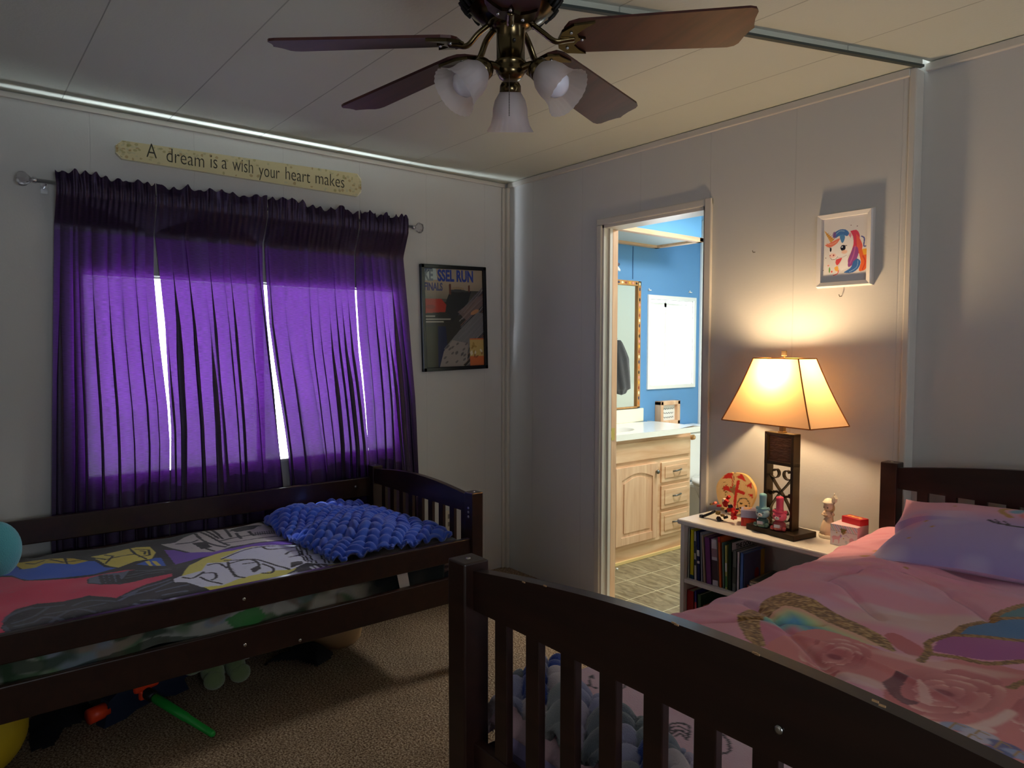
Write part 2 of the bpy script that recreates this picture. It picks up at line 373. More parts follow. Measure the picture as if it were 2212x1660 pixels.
def grid_mesh(name, V, nu, nv, col, m, parent=None, keep=None, local=False, thick=0):
    """V: (nu*nv,3) verts in row-major order (v fastest); col: (N,3) linear colours or None"""
    V = np.asarray(V, float)
    o = np.array(ORG.get(parent.name, Vector((0, 0, 0)))) if (parent is not None and not local) else np.zeros(3)
    I = np.arange(nu*nv).reshape(nu, nv); Q = np.stack([I[:-1, :-1], I[1:, :-1], I[1:, 1:], I[:-1, 1:]], -1).reshape(-1, 4)
    if keep is not None:
        Q = Q[keep[Q].all(1)]; used = np.unique(Q); re = -np.ones(nu*nv, int); re[used] = np.arange(len(used)); Q = re[Q]; V = V[used]
        if col is not None: col = col[used]
    me = bpy.data.meshes.new(name); me.from_pydata((V-o).tolist(), [], Q.tolist())
    me.polygons.foreach_set('use_smooth', [True]*len(me.polygons))
    if col is not None:
        a = me.color_attributes.new('Col', 'FLOAT_COLOR', 'POINT'); a.data.foreach_set('color', np.c_[col, np.ones(len(col))].astype(np.float32).ravel())
    me.materials.append(m); me.update()
    ob = bpy.data.objects.new(name, me); COL.objects.link(ob)
    if parent is not None: ob.parent = parent; ORG[ob.name] = ORG.get(parent.name, Vector((0, 0, 0)))
    if thick:
        md = ob.modifiers.new('thickness', 'SOLIDIFY'); md.thickness = thick; md.offset = -1
    return ob
def text(name, s, size, origin, xd, ud, m, parent=None, extrude=0.0006, sx=1.0, shear=0.0, bold=0.0, align='LEFT'):
    cu = bpy.data.curves.new(name, 'FONT'); cu.body = s; cu.size = size; cu.extrude = extrude; cu.shear = shear; cu.offset = bold; cu.align_x = align; cu.resolution_u = 3
    t = bpy.data.objects.new(name+'_src', cu); COL.objects.link(t); dg = bpy.context.evaluated_depsgraph_get(); dg.update()
    me = bpy.data.meshes.new_from_object(t.evaluated_get(dg)); bpy.data.objects.remove(t)
    xd = Vector(xd).normalized(); ud = Vector(ud).normalized(); nd = xd.cross(ud)
    o = Vector(origin)-(ORG.get(parent.name, Vector((0, 0, 0))) if parent is not None else Vector((0, 0, 0)))
    for v in me.vertices: v.co = o+xd*(v.co.x*sx)+ud*v.co.y+nd*v.co.z
    me.name = name; me.materials.clear(); me.materials.append(m)
    ob = bpy.data.objects.new(name, me); COL.objects.link(ob)
    if parent is not None: ob.parent = parent
    return ob
# ================================================================== THE ROOM
XR, YF, CZ, T = 4.5, -4.3, 2.35, 0.1
TW = 0.045            # bedroom window wall made thin to let the added light reach the ceiling
BX, BY = 1.95, 2.35            # bathroom extents beyond the wall y = 0
struct('floor', S(-T, XR+T, YF-T, 0.05, -0.08, 0.0), node_carpet())
struct('floor_bathroom', S(-T, BX+T, 0.05, BY+T, -0.08, -0.002), node_tiles())
MLINE = [(2.345, 0.06), (2.335, -0.0), (2.093, -0.695), (1.854, -1.293), (1.35, -2.6), (0.72, YF-T)]   # where the two halves of the house meet
struct('ceiling', MB().prism([(-T, 0.0), (2.335, 0.0)]+MLINE[1:]+[(-T, YF-T)], 2, CZ, CZ+0.12), CEILM)
CZ2 = CZ+0.020
struct('ceiling_2', MB().prism([(XR+T, 0.06)]+MLINE+[(XR+T, YF-T)], 2, CZ2, CZ2+0.08), CEILM)
# window wall x=0 (bedroom part)
w = MB()
w.box(-TW, 0, YF, W1['y0'], 0, CZ); w.box(-TW, 0, W1['y1'], 0, 0, CZ); w.box(-TW, 0, W1['y0'], W1['y1'], 0, W1['z0']); w.box(-TW, 0, W1['y0'], W1['y1'], W1['z1'], CZ)
struct('wall_left', w, WALLY)
# wall y=0 with the doorway
DX0, DX1, DZ = 0.80, 1.452, 2.0
w = MB(); w.box(0, DX0, 0, T, 0, CZ); w.box(DX1, 2.312, 0, T, 0, CZ+0.05); w.box(2.312, XR, 0.055, T, 0, CZ+0.06); w.box(DX0, DX1, 0, T, DZ, CZ)
struct('wall_back', w, WALLM)
w = MB(); w.box(XR, XR+T, YF, W3['y0'], 0, CZ); w.box(XR, XR+T, W3['y1'], 0, 0, CZ); w.box(XR, XR+T, W3['y0'], W3['y1'], 0, W3['z0']); w.box(XR, XR+T, W3['y0'], W3['y1'], W3['z1'], CZ)
w.box(XR, XR+T, YF, 0.06, CZ, CZ+0.11)
struct('wall_right', w, WALLY)
w = MB(); w.box(-T, 2.1, YF-T, YF, 0, CZ+0.11); w.box(3.0, XR+T, YF-T, YF, 0, CZ+0.11); w.box(2.1, 3.0, YF-T, YF, 2.03, CZ+0.11)
struct('wall_front', w, WALLM)
w = MB(); w.box(2.1, 2.12, YF-T, YF+0.005, 0, 2.03); w.box(2.98, 3.0, YF-T, YF+0.005, 0, 2.03); w.box(2.1, 3.0, YF-T, YF+0.005, 2.01, 2.03)
struct('door_frame_added', w, WHITE_TRIM)  # frame of the added doorway that lets the fill light in
w = MB(); w.box(1.9, 2.0, -5.2, YF-T, 0, 2.5); w.box(3.1, 3.2, -5.2, YF-T, 0, 2.5); w.box(1.9, 3.2, -5.3, -5.2, 0, 2.5); w.box(1.9, 3.2, -5.3, YF-T, 2.5, 2.58); w.box(1.9, 3.2, -5.3, YF-T, -0.08, 0)
struct('wall_fill_enclosure', w, WALLM)  # unseen box added around the fill light, keeps the sky out
# trims
def strip(name, *boxes, m=WHITE_TRIM, bev=0.003):
    w = MB()
    for b in boxes: w.box(*b, bev)
    return struct(name, w, m)
strip('trim_1', (0.0, 0.012, YF, -0.02, CZ-0.026, CZ-0.004))
strip('trim_2', (0.03, 2.300, -0.016, 0.0, CZ-0.03, CZ-0.002))
strip('trim_11', (2.33, XR, 0.037, 0.055, CZ2-0.03, CZ2-0.002))
strip('trim_3', (0.0, 0.035, -0.02, 0.0, 0, CZ-0.028), (0.0, 0.014, -0.04, -0.02, 0, CZ-0.028), bev=0.004)
strip('trim_4', (2.297, 2.322, -0.010, 0.055, 0, CZ-0.003), bev=0.005)
# joint strip between the two halves of the ceiling
w = MB()
for P, r in (([(2.335, -0.0, CZ-0.004), (2.093, -0.695, CZ-0.004), (1.854, -1.293, CZ-0.004), (1.35, -2.6, CZ-0.004), (0.75, -4.2, CZ-0.004)], 0.009),): w.ribbon(P, 0.016, 0.008, Vector((1, -0.36, 0)))
struct('trim_5', w, mat('grey_strip', rgb(58, 66, 64), 0.6))
# doorway lining and casing
w = MB(); w.box(DX0, DX0+0.018, -0.004, T+0.004, 0, DZ); w.box(DX1-0.018, DX1, -0.004, T+0.004, 0, DZ); w.box(DX0, DX1, -0.004, T+0.004, DZ-0.018, DZ)
w.box(DX0+0.018, DX0+0.03, 0.03, 0.05, 0, DZ-0.018); w.box(DX1-0.03, DX1-0.018, 0.03, 0.05, 0, DZ-0.018)
struct('door_frame_1', w, WHITE_TRIM)
strip('trim_6', (DX0-0.028, DX0+0.006, -0.014, 0, 0, DZ-0.002), (DX1-0.006, DX1+0.03, -0.016, 0, 0, DZ+0.03), (DX0-0.028, DX1+0.03, -0.012, 0, DZ-0.002, DZ+0.03), bev=0.004)
strip('trim_7', (DX0, DX1, -0.01, 0.05, 0.0, 0.008), m=mat('threshold', rgb(196, 190, 178), 0.4))
strip('trim_8', (DX0+0.018, DX0+0.022, 0.06, T, 0.0, DZ-0.02), m=OAK)
# brass strike plate on the lining
o = MB().box(DX0+0.0225, DX0+0.025, 0.058, 0.084, 0.87, 0.935).box(DX0+0.022, DX0+0.026, 0.05, 0.058, 0.885, 0.92).build('strike_plate', BRASS2)
tag(o, 'small brass strike plate screwed to the doorway lining', 'strike plate')
# bedroom window: frame, sill, mullion, glass
w = MB(); y0, y1, z0, z1 = W1['y0'], W1['y1'], W1['z0'], W1['z1']
w.box(-TW, -0.004, y0, y0+0.03, z0, z1).box(-TW, -0.004, y1-0.03, y1, z0, z1).box(-TW, -0.004, y0, y1, z1-0.012, z1).box(-TW, 0.0, y0, y1, z0, z0+0.012).box(-0.04, -0.015, (y0+y1)/2-0.02, (y0+y1)/2+0.02, z0, z1)
struct('window_1', w, WHITE)
struct('window_glass_1', MB().box(-0.030, -0.026, y0+0.03, y1-0.03, z0+0.012, z1-0.012), FROST)
# the added fill-light window behind the camera (frame only)
w = MB(); y0, y1, z0, z1 = W3['y0'], W3['y1'], W3['z0'], W3['z1']
w.box(XR, XR+T, y0, y0+0.03, z0, z1).box(XR, XR+T, y1-0.03, y1, z0, z1).box(XR, XR+T, y0, y1, z1-0.03, z1).box(XR, XR+T, y0, y1, z0, z0+0.03)
struct('window_added_fill', w, WHITE)
# wall outlet low on the window wall, beside the corner
t = thing('wall_outlet', 'white wall outlet plate low on the window wall, behind the dark bed end', 'outlet', (0.0, -0.42, 0.36))
MB().box(0.0, 0.006, -0.455, -0.385, 0.30, 0.415, 0.002).build('cover_plate', mat('outlet_plastic', rgb(205, 196, 180), 0.4), t)
for zz in (0.335, 0.38):
    MB().box(0.006, 0.0075, -0.437, -0.403, zz-0.013, zz+0.013).build('socket', mat('socket_grey', rgb(120, 114, 104), 0.5), t)

# ---- bathroom shell
w = MB()
w.box(-T, 0, T, W2['y0'], 0, CZ); w.box(-T, 0, W2['y1'], BY, 0, CZ); w.box(-T, 0, W2['y0'], W2['y1'], 0, W2['z0']); w.box(-T, 0, W2['y0'], W2['y1'], W2['z1'], CZ)
struct('wall_bathroom_left', w, BLUEW)
struct('wall_bathroom_back', S(-T, BX+T, BY, BY+T, 0, CZ), mat('shower_cream', rgb(232, 238, 224), 0.5))
struct('wall_bathroom_right', S(BX, BX+T, T, BY, 0, CZ), mat('cream_wall', rgb(226, 232, 214), 0.7))
struct('ceiling_bathroom', S(-T, BX+T, 0, BY+T, CZ, CZ+0.08), mat('pale_blue_ceiling', rgb(150, 196, 232), 0.8))
w = MB(); y0, y1, z0, z1 = W2['y0'], W2['y1'], W2['z0'], W2['z1']
w.box(-T, 0.012, y0-0.028, y0, z0-0.028, z1+0.028).box(-T, 0.012, y1, y1+0.028, z0-0.028, z1+0.028).box(-T, 0.012, y0, y1, z1, z1+0.028).box(-T, 0.012, y0, y1, z0-0.028, z0)
w.box(-T, -0.001, y0, y0+0.006, z0, z1).box(-T, -0.001, y1-0.006, y1, z0, z1).box(-T, -0.001, y0, y1, z0, z0+0.006).box(-T, -0.001, y0, y1, z1-0.006, z1)
w.box(-0.09, -0.06, y0+0.24, y0+0.265, z0, z1).box(-0.09, -0.06, y0, y1, z1-0.05, z1-0.02)
struct('window_2', w, WHITE)
struct('window_glass_2', MB().box(-0.078, -0.074, y0, y1, z0, z1), FROST)
strip('trim_9', (0.0, 0.02, 1.925, 1.975, 0, CZ), m=WHITE)                        # white upright at the shower edge
strip('trim_10', (0.0, 0.004, 1.142, 1.150, 1.85, 2.08), m=mat('blue_joint', rgb(62, 104, 150), 0.7), bev=0)
# dropped light box with oak edging
sx1, sy0, sy1, sz = 0.415, 0.30, 1.40, 2.085
struct('soffit_bathroom', MB().box(0.0, sx1-0.012, sy0, sy1-0.012, sz+0.03, CZ), mat('sky_blue_paint', rgb(112, 176, 226), 0.7))
t = thing('soffit_light', 'oak framed light panel boxed under the bathroom ceiling', 'light', (0.0, 1.0, sz))
fr = MB()
for b in ((sx1-0.045, sx1, sy0, sy1), (0.0, 0.045, sy0, sy1)): fr.box(b[0], b[1], b[2], b[3], sz, sz+0.03, 0.003)
for b in ((sy1-0.045, sy1), (sy0, sy0+0.045)): fr.box(0.0, sx1, b[0], b[1], sz, sz+0.03, 0.003)
fr.build('wooden_frame', OAKH, t)
MB().box(0.04, sx1-0.04, sy0+0.04, sy1-0.04, sz+0.016, sz+0.022).build('diffuser', mat('light_diffuser', rgb(196, 206, 206), 0.6), t)

# ---- vanity
VXA = 0.002; VX = 0.43; VY0, VY1 = 0.20, 1.265; VZ = 0.79
t = thing('vanity_cabinet', 'oak bathroom vanity with arched door and three drawers', 'cabinet', (0.2, 0.75, 0))
MB().box(VXA, VX, VY0, VY1, 0.10, VZ-0.001).box(VXA, VX-0.01, VY0, VY1-0.01, 0.0, 0.10).build('body', OAKH, t)
MB().box(VX-0.012, VX+0.002, VY0, VY1, 0.0, 0.018).build('toe_moulding', mat('pale_oak', rgb(232, 204, 140), 0.5), t)
MB().box(VX, VX+0.012, VY0+0.02, VY1-0.02, 0.645, 0.765, 0.004).build('false_front', OAKH, t)
def vdoor(y0, y1, z0, z1, knob_y):
    d = MB().box(VX, VX+0.010, y0, y1, z0, z1, 0.003)
    b = 0.05
    # stiles, rails (top rail arched), raised panel
    d.box(VX+0.01, VX+0.018, y0, y0+b, z0, z1, 0.002); d.box(VX+0.01, VX+0.018, y1-b, y1, z0, z1, 0.002); d.box(VX+0.01, VX+0.018, y0+b, y1-b, z0, z0+b, 0.002)
    arc = [(y0+b+(y1-y0-2*b)*k/12, z1-b-0.03+0.035*math.sin(PI*k/12)) for k in range(13)]
    d.prism(arc+[(y1-b, z1), (y0+b, z1)], 0, VX+0.01, VX+0.018)
    pa = [(y0+b+0.025+(y1-y0-2*b-0.05)*k/12, z1-b-0.055+0.035*math.sin(PI*k/12)) for k in range(13)]
    d.prism(pa+[(y1-b-0.025, z0+b+0.025), (y0+b+0.025, z0+b+0.025)], 0, VX+0.01, VX+0.016)
    o = d.build('door', OAK, t)
    MB().ell((VX+0.034, knob_y, z1-0.055), (0.012, 0.014, 0.014)).tube([(VX+0.016, knob_y, z1-0.055), (VX+0.03, knob_y, z1-0.055)], 0.005).build('knob', mat('pewter', rgb(110, 112, 108), 0.35, 1.0), o)
vdoor(0.51, 0.905, 0.125, 0.615, 0.885)
vdoor(0.215, 0.475, 0.125, 0.615, 0.455)
for z0, z1 in ((0.475, 0.610), (0.30, 0.455), (0.125, 0.28)):
    d = MB().box(VX, VX+0.012, 0.95, 1.245, z0, z1, 0.004).box(VX+0.012, VX+0.018, 0.98, 1.215, z0+0.028, z1-0.028, 0.003).build('drawer', OAKH, t)
    zc = (z0+z1)/2+0.005
    MB().tube(smooth_path([(VX+0.018, 1.06, zc-0.004), (VX+0.036, 1.075, zc), (VX+0.04, 1.10, zc+0.004), (VX+0.036, 1.125, zc+0.006), (VX+0.018, 1.14, zc)], 4), [0.005]*17, 8).build('drawer_pull', mat('pewter', rgb(110, 112, 108), 0.35, 1.0), d)
# counter with basin
t = thing('vanity_counter', 'glossy white countertop with moulded sink and backsplash on oak vanity', 'countertop', (0.2, 0.75, 0.79))
cw = MB(); n = 24; cx, cyy, rx, ry = 0.235, 0.66, 0.14, 0.20; X0, X1, Y0, Y1, ZT = 0.0, 0.475, 0.17, 1.325, 0.828
ring = [(cx+rx*math.cos(2*PI*k/n), cyy+ry*math.sin(2*PI*k/n)) for k in range(n)]
def edge(k):
    a = 2*PI*k/n; c, s_ = math.cos(a), math.sin(a)
    tt = min(((X1-cx) if c > 0 else (cx-X0))/max(abs(c), 1e-6), ((Y1-cyy) if s_ > 0 else (cyy-Y0))/max(abs(s_), 1e-6))
    return (cx+c*tt, cyy+s_*tt)
v = [(*p, ZT) for p in ring]+[(*edge(k), ZT) for k in range(n)]
cw._add(v, [(k, (k+1) % n, n+(k+1) % n, n+k) for k in range(n)])
for (a, b) in (((X1, Y1)), ): pass
cor = [(X0, Y0), (X1, Y0), (X1, Y1), (X0, Y1)]
for c_ in cor:
    ks = sorted(range(n), key=lambda k: math.hypot(edge(k)[0]-c_[0], edge(k)[1]-c_[1]))[:2]
    cw._add([(*c_, ZT), (*edge(ks[0]), ZT), (*edge(ks[1]), ZT)], [(0, 1, 2)])
prof = [(1.0, 0), (0.96, -0.008), (0.85, -0.05), (0.6, -0.095), (0.15, -0.11)]
v = []; f = []
for j, (s_, z) in enumerate(prof):
    for k in range(n): v.append((cx+rx*s_*math.cos(2*PI*k/n), cyy+ry*s_*math.sin(2*PI*k/n), ZT+z))
for j in range(len(prof)-1):
    for k in range(n): f.append((j*n+k, j*n+(k+1) % n, (j+1)*n+(k+1) % n, (j+1)*n+k))
f.append(tuple(range((len(prof)-1)*n, len(prof)*n)))
cw._add(v, f, True)
for b in ((X0, X1, Y0, Y0+0.004), (X0, X1, Y1-0.004, Y1), (X1-0.004, X1, Y0, Y1)): cw.box(b[0], b[1], b[2], b[3], 0.792, ZT-0.0005)
cw.build('top', mat('cultured_marble', rgb(246, 247, 238), 0.2, coat=0.3), t)
MB().box(0.0, 0.02, 0.17, 1.258, ZT, 0.925, 0.004).build('backsplash', mat('cultured_marble_cream', rgb(246, 242, 216), 0.25), t)
# tube bottle by the sink, toilet roll end, toilet, bin
t = thing('soap_bottle', 'slim blue bottle with violet cap standing by the sink', 'bottle', (0.30, 0.90, 0.828))
P = at(1320, 925, 2, 0.828)
sb = Vector((P[0]-0.02, P[1], 0.828)); t.location = sb; ORG[t.name] = sb
MB().lathe([(0.004, 0.0), (0.021, 0.001), (0.022, 0.01), (0.022, 0.075), (0.014, 0.09), (0.009, 0.096)], 16, sb).build('bottle_body', mat('blue_plastic', rgb(70, 150, 200), 0.3), t)
MB().lathe([(0.011, 0.0965), (0.011, 0.11), (0.006, 0.125), (0.004, 0.15), (0.001, 0.152)], 12, sb).build('cap', mat('violet_plastic', rgb(150, 140, 205), 0.4), t)
o = MB().tube([(0.44, 1.266, 0.752), (0.44, 1.285, 0.752)], 0.018, 16).build('towel_peg', mat('peg_wood', rgb(222, 176, 120), 0.5)); tag(o, 'round wooden peg on the side of the oak vanity', 'peg')
t = thing('toilet', 'white toilet beyond the oak vanity, tank against the blue wall', 'toilet', (0.3, 1.62, 0))
MB().box(0.02, 0.21, 1.40, 1.84, 0.38, 0.74, 0.02).build('tank', WHITE, t)
MB().box(0.012, 0.222, 1.39, 1.85, 0.74, 0.775, 0.012).build('tank_lid', WHITE, t)
MB().lathe([(0.10, 0.0), (0.11, 0.03), (0.10, 0.18), (0.15, 0.30), (0.185, 0.385)], 24, (0.42, 1.62, 0)).box(0.15, 0.42, 1.52, 1.72, 0.0, 0.37, 0.02).build('bowl', WHITE, t)
MB().lathe([(0.19, 0.385), (0.195, 0.40), (0.19, 0.42), (0.05, 0.425)], 24, (0.42, 1.62, 0)).build('seat', WHITE, t)
P = at(1506, 1100, 2, 0.28)
t = thing('waste_bin', 'teal plastic bin on the bathroom floor beyond the vanity', 'bin', (0.70, 1.50, 0))
MB().lathe([(0.075, 0.0), (0.08, 0.01), (0.095, 0.25), (0.085, 0.252), (0.07, 0.02)], 20, (0.70, 1.50, 0)).build('bin_body', mat('teal_plastic', rgb(60, 170, 185), 0.4), t)
MB().lathe([(0.097, 0.245), (0.1, 0.25), (0.1, 0.262), (0.092, 0.264), (0.088, 0.252)], 20, (0.70, 1.50, 0)).build('rim', mat('teal_rim', rgb(90, 190, 200), 0.4), t)
# mirror with tile-set wooden frame
t = thing('wall_mirror', 'tall mirror in a wooden frame set with coloured stones, above the vanity', 'mirror', (0.0, 0.85, 0.93))
mz0, mz1, my0, my1 = 0.93, 1.835, 0.40, 1.21
MB().box(0.004, 0.010, my0+0.03, my1-0.028, mz0+0.004, mz1-0.03).build('mirror_glass', mat('mirror', (0.9, 0.92, 0.9), 0.03, 1.0), t)
MB().box(0.0, 0.026, my0, my0+0.032, mz0, mz1, 0.002).box(0.0, 0.026, my1-0.032, my1, mz0, mz1, 0.002).box(0.0, 0.026, my0, my1, mz1-0.034, mz1, 0.002).box(0.0, 0.026, my0, my1, mz0, mz0+0.01, 0.002).build('frame', node_wood('frame_wood', rgb(170, 120, 66), rgb(196, 146, 84), 0.5, 2, 6), t)
stc = [rgb(240, 232, 190), rgb(60, 60, 90), rgb(206, 120, 50), rgb(40, 36, 36), rgb(220, 150, 140), rgb(226, 170, 60), rgb(150, 70, 50)]
for k in range(40):
    b = MB(); m_ = mat('stone_%d' % (k % len(stc)), stc[k % len(stc)], 0.3)
    if k < 24: b.ell((0.026, my1-0.016, mz1-0.02-k*0.037), (0.002, 0.008, 0.013), 10, 6)
    else: b.ell((0.026, my1-0.05-(k-24)*0.037, mz1-0.017), (0.002, 0.012, 0.008), 10, 6)
    b.build('inlaid_stone', m_, t)
# black robe hanging in front of the mirror
rp = at(1336, 735, 0, 0.12)
t = thing('hanging_towel', 'black towel bundle hanging in front of the bathroom mirror', 'towel', (0.08, float(rp[1]), 1.2))
P0 = at(1322, 735, 0, 0.08); P1 = at(1362, 850, 0, 0.08)
yc, yw, zt, zb = (P0[1]+P1[1])/2-0.03, 0.13, P0[2], P1[2]-0.01
nu, nv = 40, 36; V = []
for i in range(nu):
    a = 2*PI*i/(nu-1)
    for j in range(nv):
        s_ = j/(nv-1); wd = (0.35+0.65*min(1, s_*3)**0.7)*(1-0.25*max(0, s_-0.8)*5*0.4); rip = 1+0.12*math.sin(a*7+s_*3)*min(1, s_*3)
        e = math.sin(PI*min(1, max(0.02, s_*1.0)))**0.3 if s_ > 0.9 else 1
        V.append((0.075+0.03*math.sin(a)*wd*rip*e, yc+yw*0.72*wd*math.cos(a)*rip*e+0.06*(s_-0.2)*0.8, zt+(zb-zt)*s_))
grid_mesh('towel', V, nu, nv, None, mat('black_terry', rgb(22, 22, 26), 0.95, bump=0.8, bscale=300, sheen=0.4), t)
MB().tube([(0.0, yc-0.02, zt-0.004), (0.07, yc-0.02, zt-0.008), (0.082, yc-0.02, zt+0.012)], 0.006, 8).build('hook', CHROME, t)
# little butterfly-like bow on the blue wall
P = at(1327, 574, 0, 0.012)
t = thing('wall_bow', 'grey and white ribbon bow pinned on the blue wall above the mirror', 'wall decoration', tuple(P))
MB().ell((0.02, P[1]-0.01, P[2]+0.04), (0.015, 0.03, 0.022)).ell((0.02, P[1]-0.005, P[2]-0.055), (0.015, 0.03, 0.018)).ell((0.02, P[1]+0.012, P[2]+0.01), (0.014, 0.035, 0.014)).build('grey_loops', mat('grey_satin', rgb(92, 84, 106), 0.4), t)
MB().ell((0.035, P[1]-0.002, P[2]-0.015), (0.008, 0.045, 0.014), M=Matrix.Rotation(-0.5, 4, 'X')).build('white_loop', mat('white_satin', rgb(235, 235, 238), 0.4), t)
# small box frame on the counter end
P = at(1447, 914, 0, 0.16)
t = thing('counter_frame', 'small deep wooden frame with handwriting, beside the bathroom window', 'picture frame', (0.05, 1.46, 0.80))
a0, a1 = at(1426, 868, 0, 0.05), at(1467, 912, 0, 0.05); fy0, fy1, fz0, fz1 = a0[1], a1[1], a1[2]-0.012, a0[2]
b = MB(); wd = 0.03
b.box(0.0, 0.06, fy0, fy0+wd, fz0, fz1, 0.004).box(0.0, 0.06, fy1-wd, fy1, fz0, fz1, 0.004).box(0.0, 0.06, fy0, fy1, fz1-wd, fz1, 0.004).box(0.0, 0.06, fy0, fy1, fz0, fz0+wd, 0.004)
b.build('frame', OAK, t)
MB().box(0.0, 0.03, fy0+wd-0.002, fy1-wd+0.002, fz0+wd-0.002, fz1-wd+0.002).build('card', mat('card_white', rgb(238, 238, 232), 0.7), t)
b = MB()
for k in range(4):
    z = fz1-wd-0.03-k*0.032; y = fy0+wd+0.012
    b.tube([(0.0312, y+q*0.009, z+0.006*math.sin(q*2.2+k)) for q in range(int((fy1-fy0-2*wd-0.02)/0.009))], 0.0014, 5)
b.build('handwriting', mat('ink', rgb(40, 40, 44), 0.7), t)
t.location = (0.03, (fy0+fy1)/2, fz0)
for ch in t.children:
    for v in ch.data.vertices: v.co -= Vector((0.03-0.05, (fy0+fy1)/2-1.46, fz0-0.80))
o = MB().ell((0.60, 0.36, 0.004), (0.008, 0.008, 0.006)).build('bead', WHITE); P = at(1333, 1231, 2, 0.0)
o.location = (P[0]-0.60, P[1]-0.36, 0); tag(o, 'tiny white bead lying on the bathroom tiles', 'bead')
for px in (1402, 1490):
    P = at(px, 627 if px < 1450 else 632, 0, 0.0)
    o = MB().box(0, 0.012, P[1]-0.014, P[1]+0.014, P[2]-0.004, P[2]+0.002).box(0.006, 0.012, P[1]-0.014, P[1]-0.008, P[2], P[2]+0.012).build('curtain_bracket', WHITE)
    tag(o, 'small white curtain bracket above the bathroom window, %s' % ('on the side of the mirror' if px < 1450 else 'on the side away from the mirror'), 'bracket', 'bathroom curtain brackets')

# ================================================================== CURTAINS AND ROD
CURT = node_curtain()
RX = 0.080; RZ = 2.012
t = thing('curtain_rod', 'thin curtain rod with clear crystal knob ends above the bedroom window', 'curtain rod', (0.0, -1.5, RZ))
ya = at(80, 396, 0, RX)[1]; yb = at(890, 489, 0, RX)[1]
MB().tube([(RX, ya, RZ-0.006), (RX, yb, RZ-0.003)], 0.0075, 12).build('rod', mat('brushed_steel', rgb(150, 150, 152), 0.3, 1.0), t)
for y, s_ in ((ya, -1), (yb, 1)):
    MB().lathe([(0.008, 0), (0.012, 0.004), (0.012, 0.014), (0.007, 0.018)], 16, (RX, y, RZ-0.005), (0, s_, 0)).build('collar', CHROME, t)
    MB().lathe([(0.007, 0.018), (0.012, 0.022), (0.026, 0.036), (0.029, 0.046), (0.026, 0.058), (0.012, 0.066), (0.002, 0.067)], 8, (RX, y, RZ-0.005), (0, s_, 0), smooth=False).build('crystal_knob', CRYSTAL, t)
    MB().box(0, 0.004, y-s_*0.03-0.012, y-s_*0.03+0.012, RZ-0.04, RZ+0.01).tube([(0.0, y-s_*0.03, RZ-0.016), (RX, y-s_*0.03, RZ-0.014)], 0.004, 8).build('bracket', CHROME, t)
def edge_line(pts):
    """px outline of a curtain edge -> (z, y) pairs on the plane of the cloth"""
    q = [at(x, y, 0, RX) for x, y in pts]; return np.array([[p[2], p[1]] for p in q])
def curtain(label, left, right, seed, topz=2.052, botz=0.30, nf=9):
    L = edge_line(left); R = edge_line(right); L = L[np.argsort(L[:, 0])]; R = R[np.argsort(R[:, 0])]
    rs = np.random.RandomState(seed); nu, nv = 260, 110
    u = np.linspace(0, 1, nu); k = np.arange(nv)/(nv-1)
    cen = (np.arange(nf)+0.5+rs.uniform(-0.42, 0.42, nf))/nf; wid = rs.uniform(0.016, 0.050, nf)*9/nf; amp = rs.uniform(0.010, 0.026, nf); dr = rs.uniform(-0.02, 0.10, nf); start = rs.uniform(0.0, 0.45, nf)
    ov = rs.uniform(1.2, 3.4, nf)
    r1 = rs.uniform(0, 1, 40); ruf = np.interp(u*11, np.arange(40), r1)*0.75+0.35*np.interp(u*25, np.arange(40), r1[::-1])-0.55
    V = np.zeros((nu, nv, 3))
    for j in range(nv):
        z = botz+(topz-botz)*k[j]; a = np.interp(z, L[:, 0], L[:, 1]); b = np.interp(z, R[:, 0], R[:, 1])
        h = (2.0-z)/1.7; W_ = b-a
        near = min(1, max(0, (1.97-z)/0.12))                # hangs off the rod, then close to the window
        x = (RX+0.010)*(1-near)+(0.026+0.010*max(0, (1.3-z)/0.6))*near+0.0022*np.sin(u*2*PI*nf*1.9+seed)*(1-near)+0.004*np.sin(u*7+seed+z*2.6)*near
        y = a+W_*u
        for c, w_, m_, d_, s_, o_ in zip(cen, wid, amp, dr, start, ov):
            g = min(1, max(0.12, (h-s_*0.4)*3.0)); cc_ = c+d_*(h-0.5)*0.8; q = (u-cc_)/w_
            x = x+m_*g*np.exp(-q**2)
            y = y-o_*g*w_*W_*q*np.exp(-q**2)*1.15          # pleat folds back over itself
        if z > 1.96: x = x+0.004*max(0, 1-abs(z-RZ)/0.03)+(0.005*np.sin(u*2*PI*nf*1.15+seed)+0.026*ruf)*max(0, (z-RZ)/0.04)
        zz = z+(0.034*ruf+0.006*np.sin(u*60+seed))*max(0, (z-RZ)/0.04) if z > RZ else np.full(nu, z)
        if z < 0.95: x = x+0.010*np.sin(u*9+seed)*min(1, (0.95-z)/0.3)
        x = np.clip(x, 0.012, 0.071 if z < 0.85 else 0.125); y[0] = a; y[-1] = b
        V[:, j, 0] = x; V[:, j, 1] = y; V[:, j, 2] = zz
    o = grid_mesh('curtain', V.reshape(-1, 3), nu, nv, None, CURT)
    tag(o, label, 'curtain', 'purple curtain panels on one rod'); return o
curtain('purple curtain panel farthest from the poster, hanging at the outer end of the rod', [(118, 380), (121, 400), (118, 700), (114, 1180)], [(334, 395), (338, 505), (338, 590), (350, 730), (368, 880), (373, 960), (372, 1190)], 3)
curtain('purple curtain panel second from the outer end, with a white gap on each side', [(336, 400), (341, 505), (351, 590), (362, 700), (368, 830), (374, 930), (374, 1190)], [(575, 440), (576, 490), (577, 600), (590, 760), (598, 850), (605, 960), (611, 1045), (614, 1190)], 11)
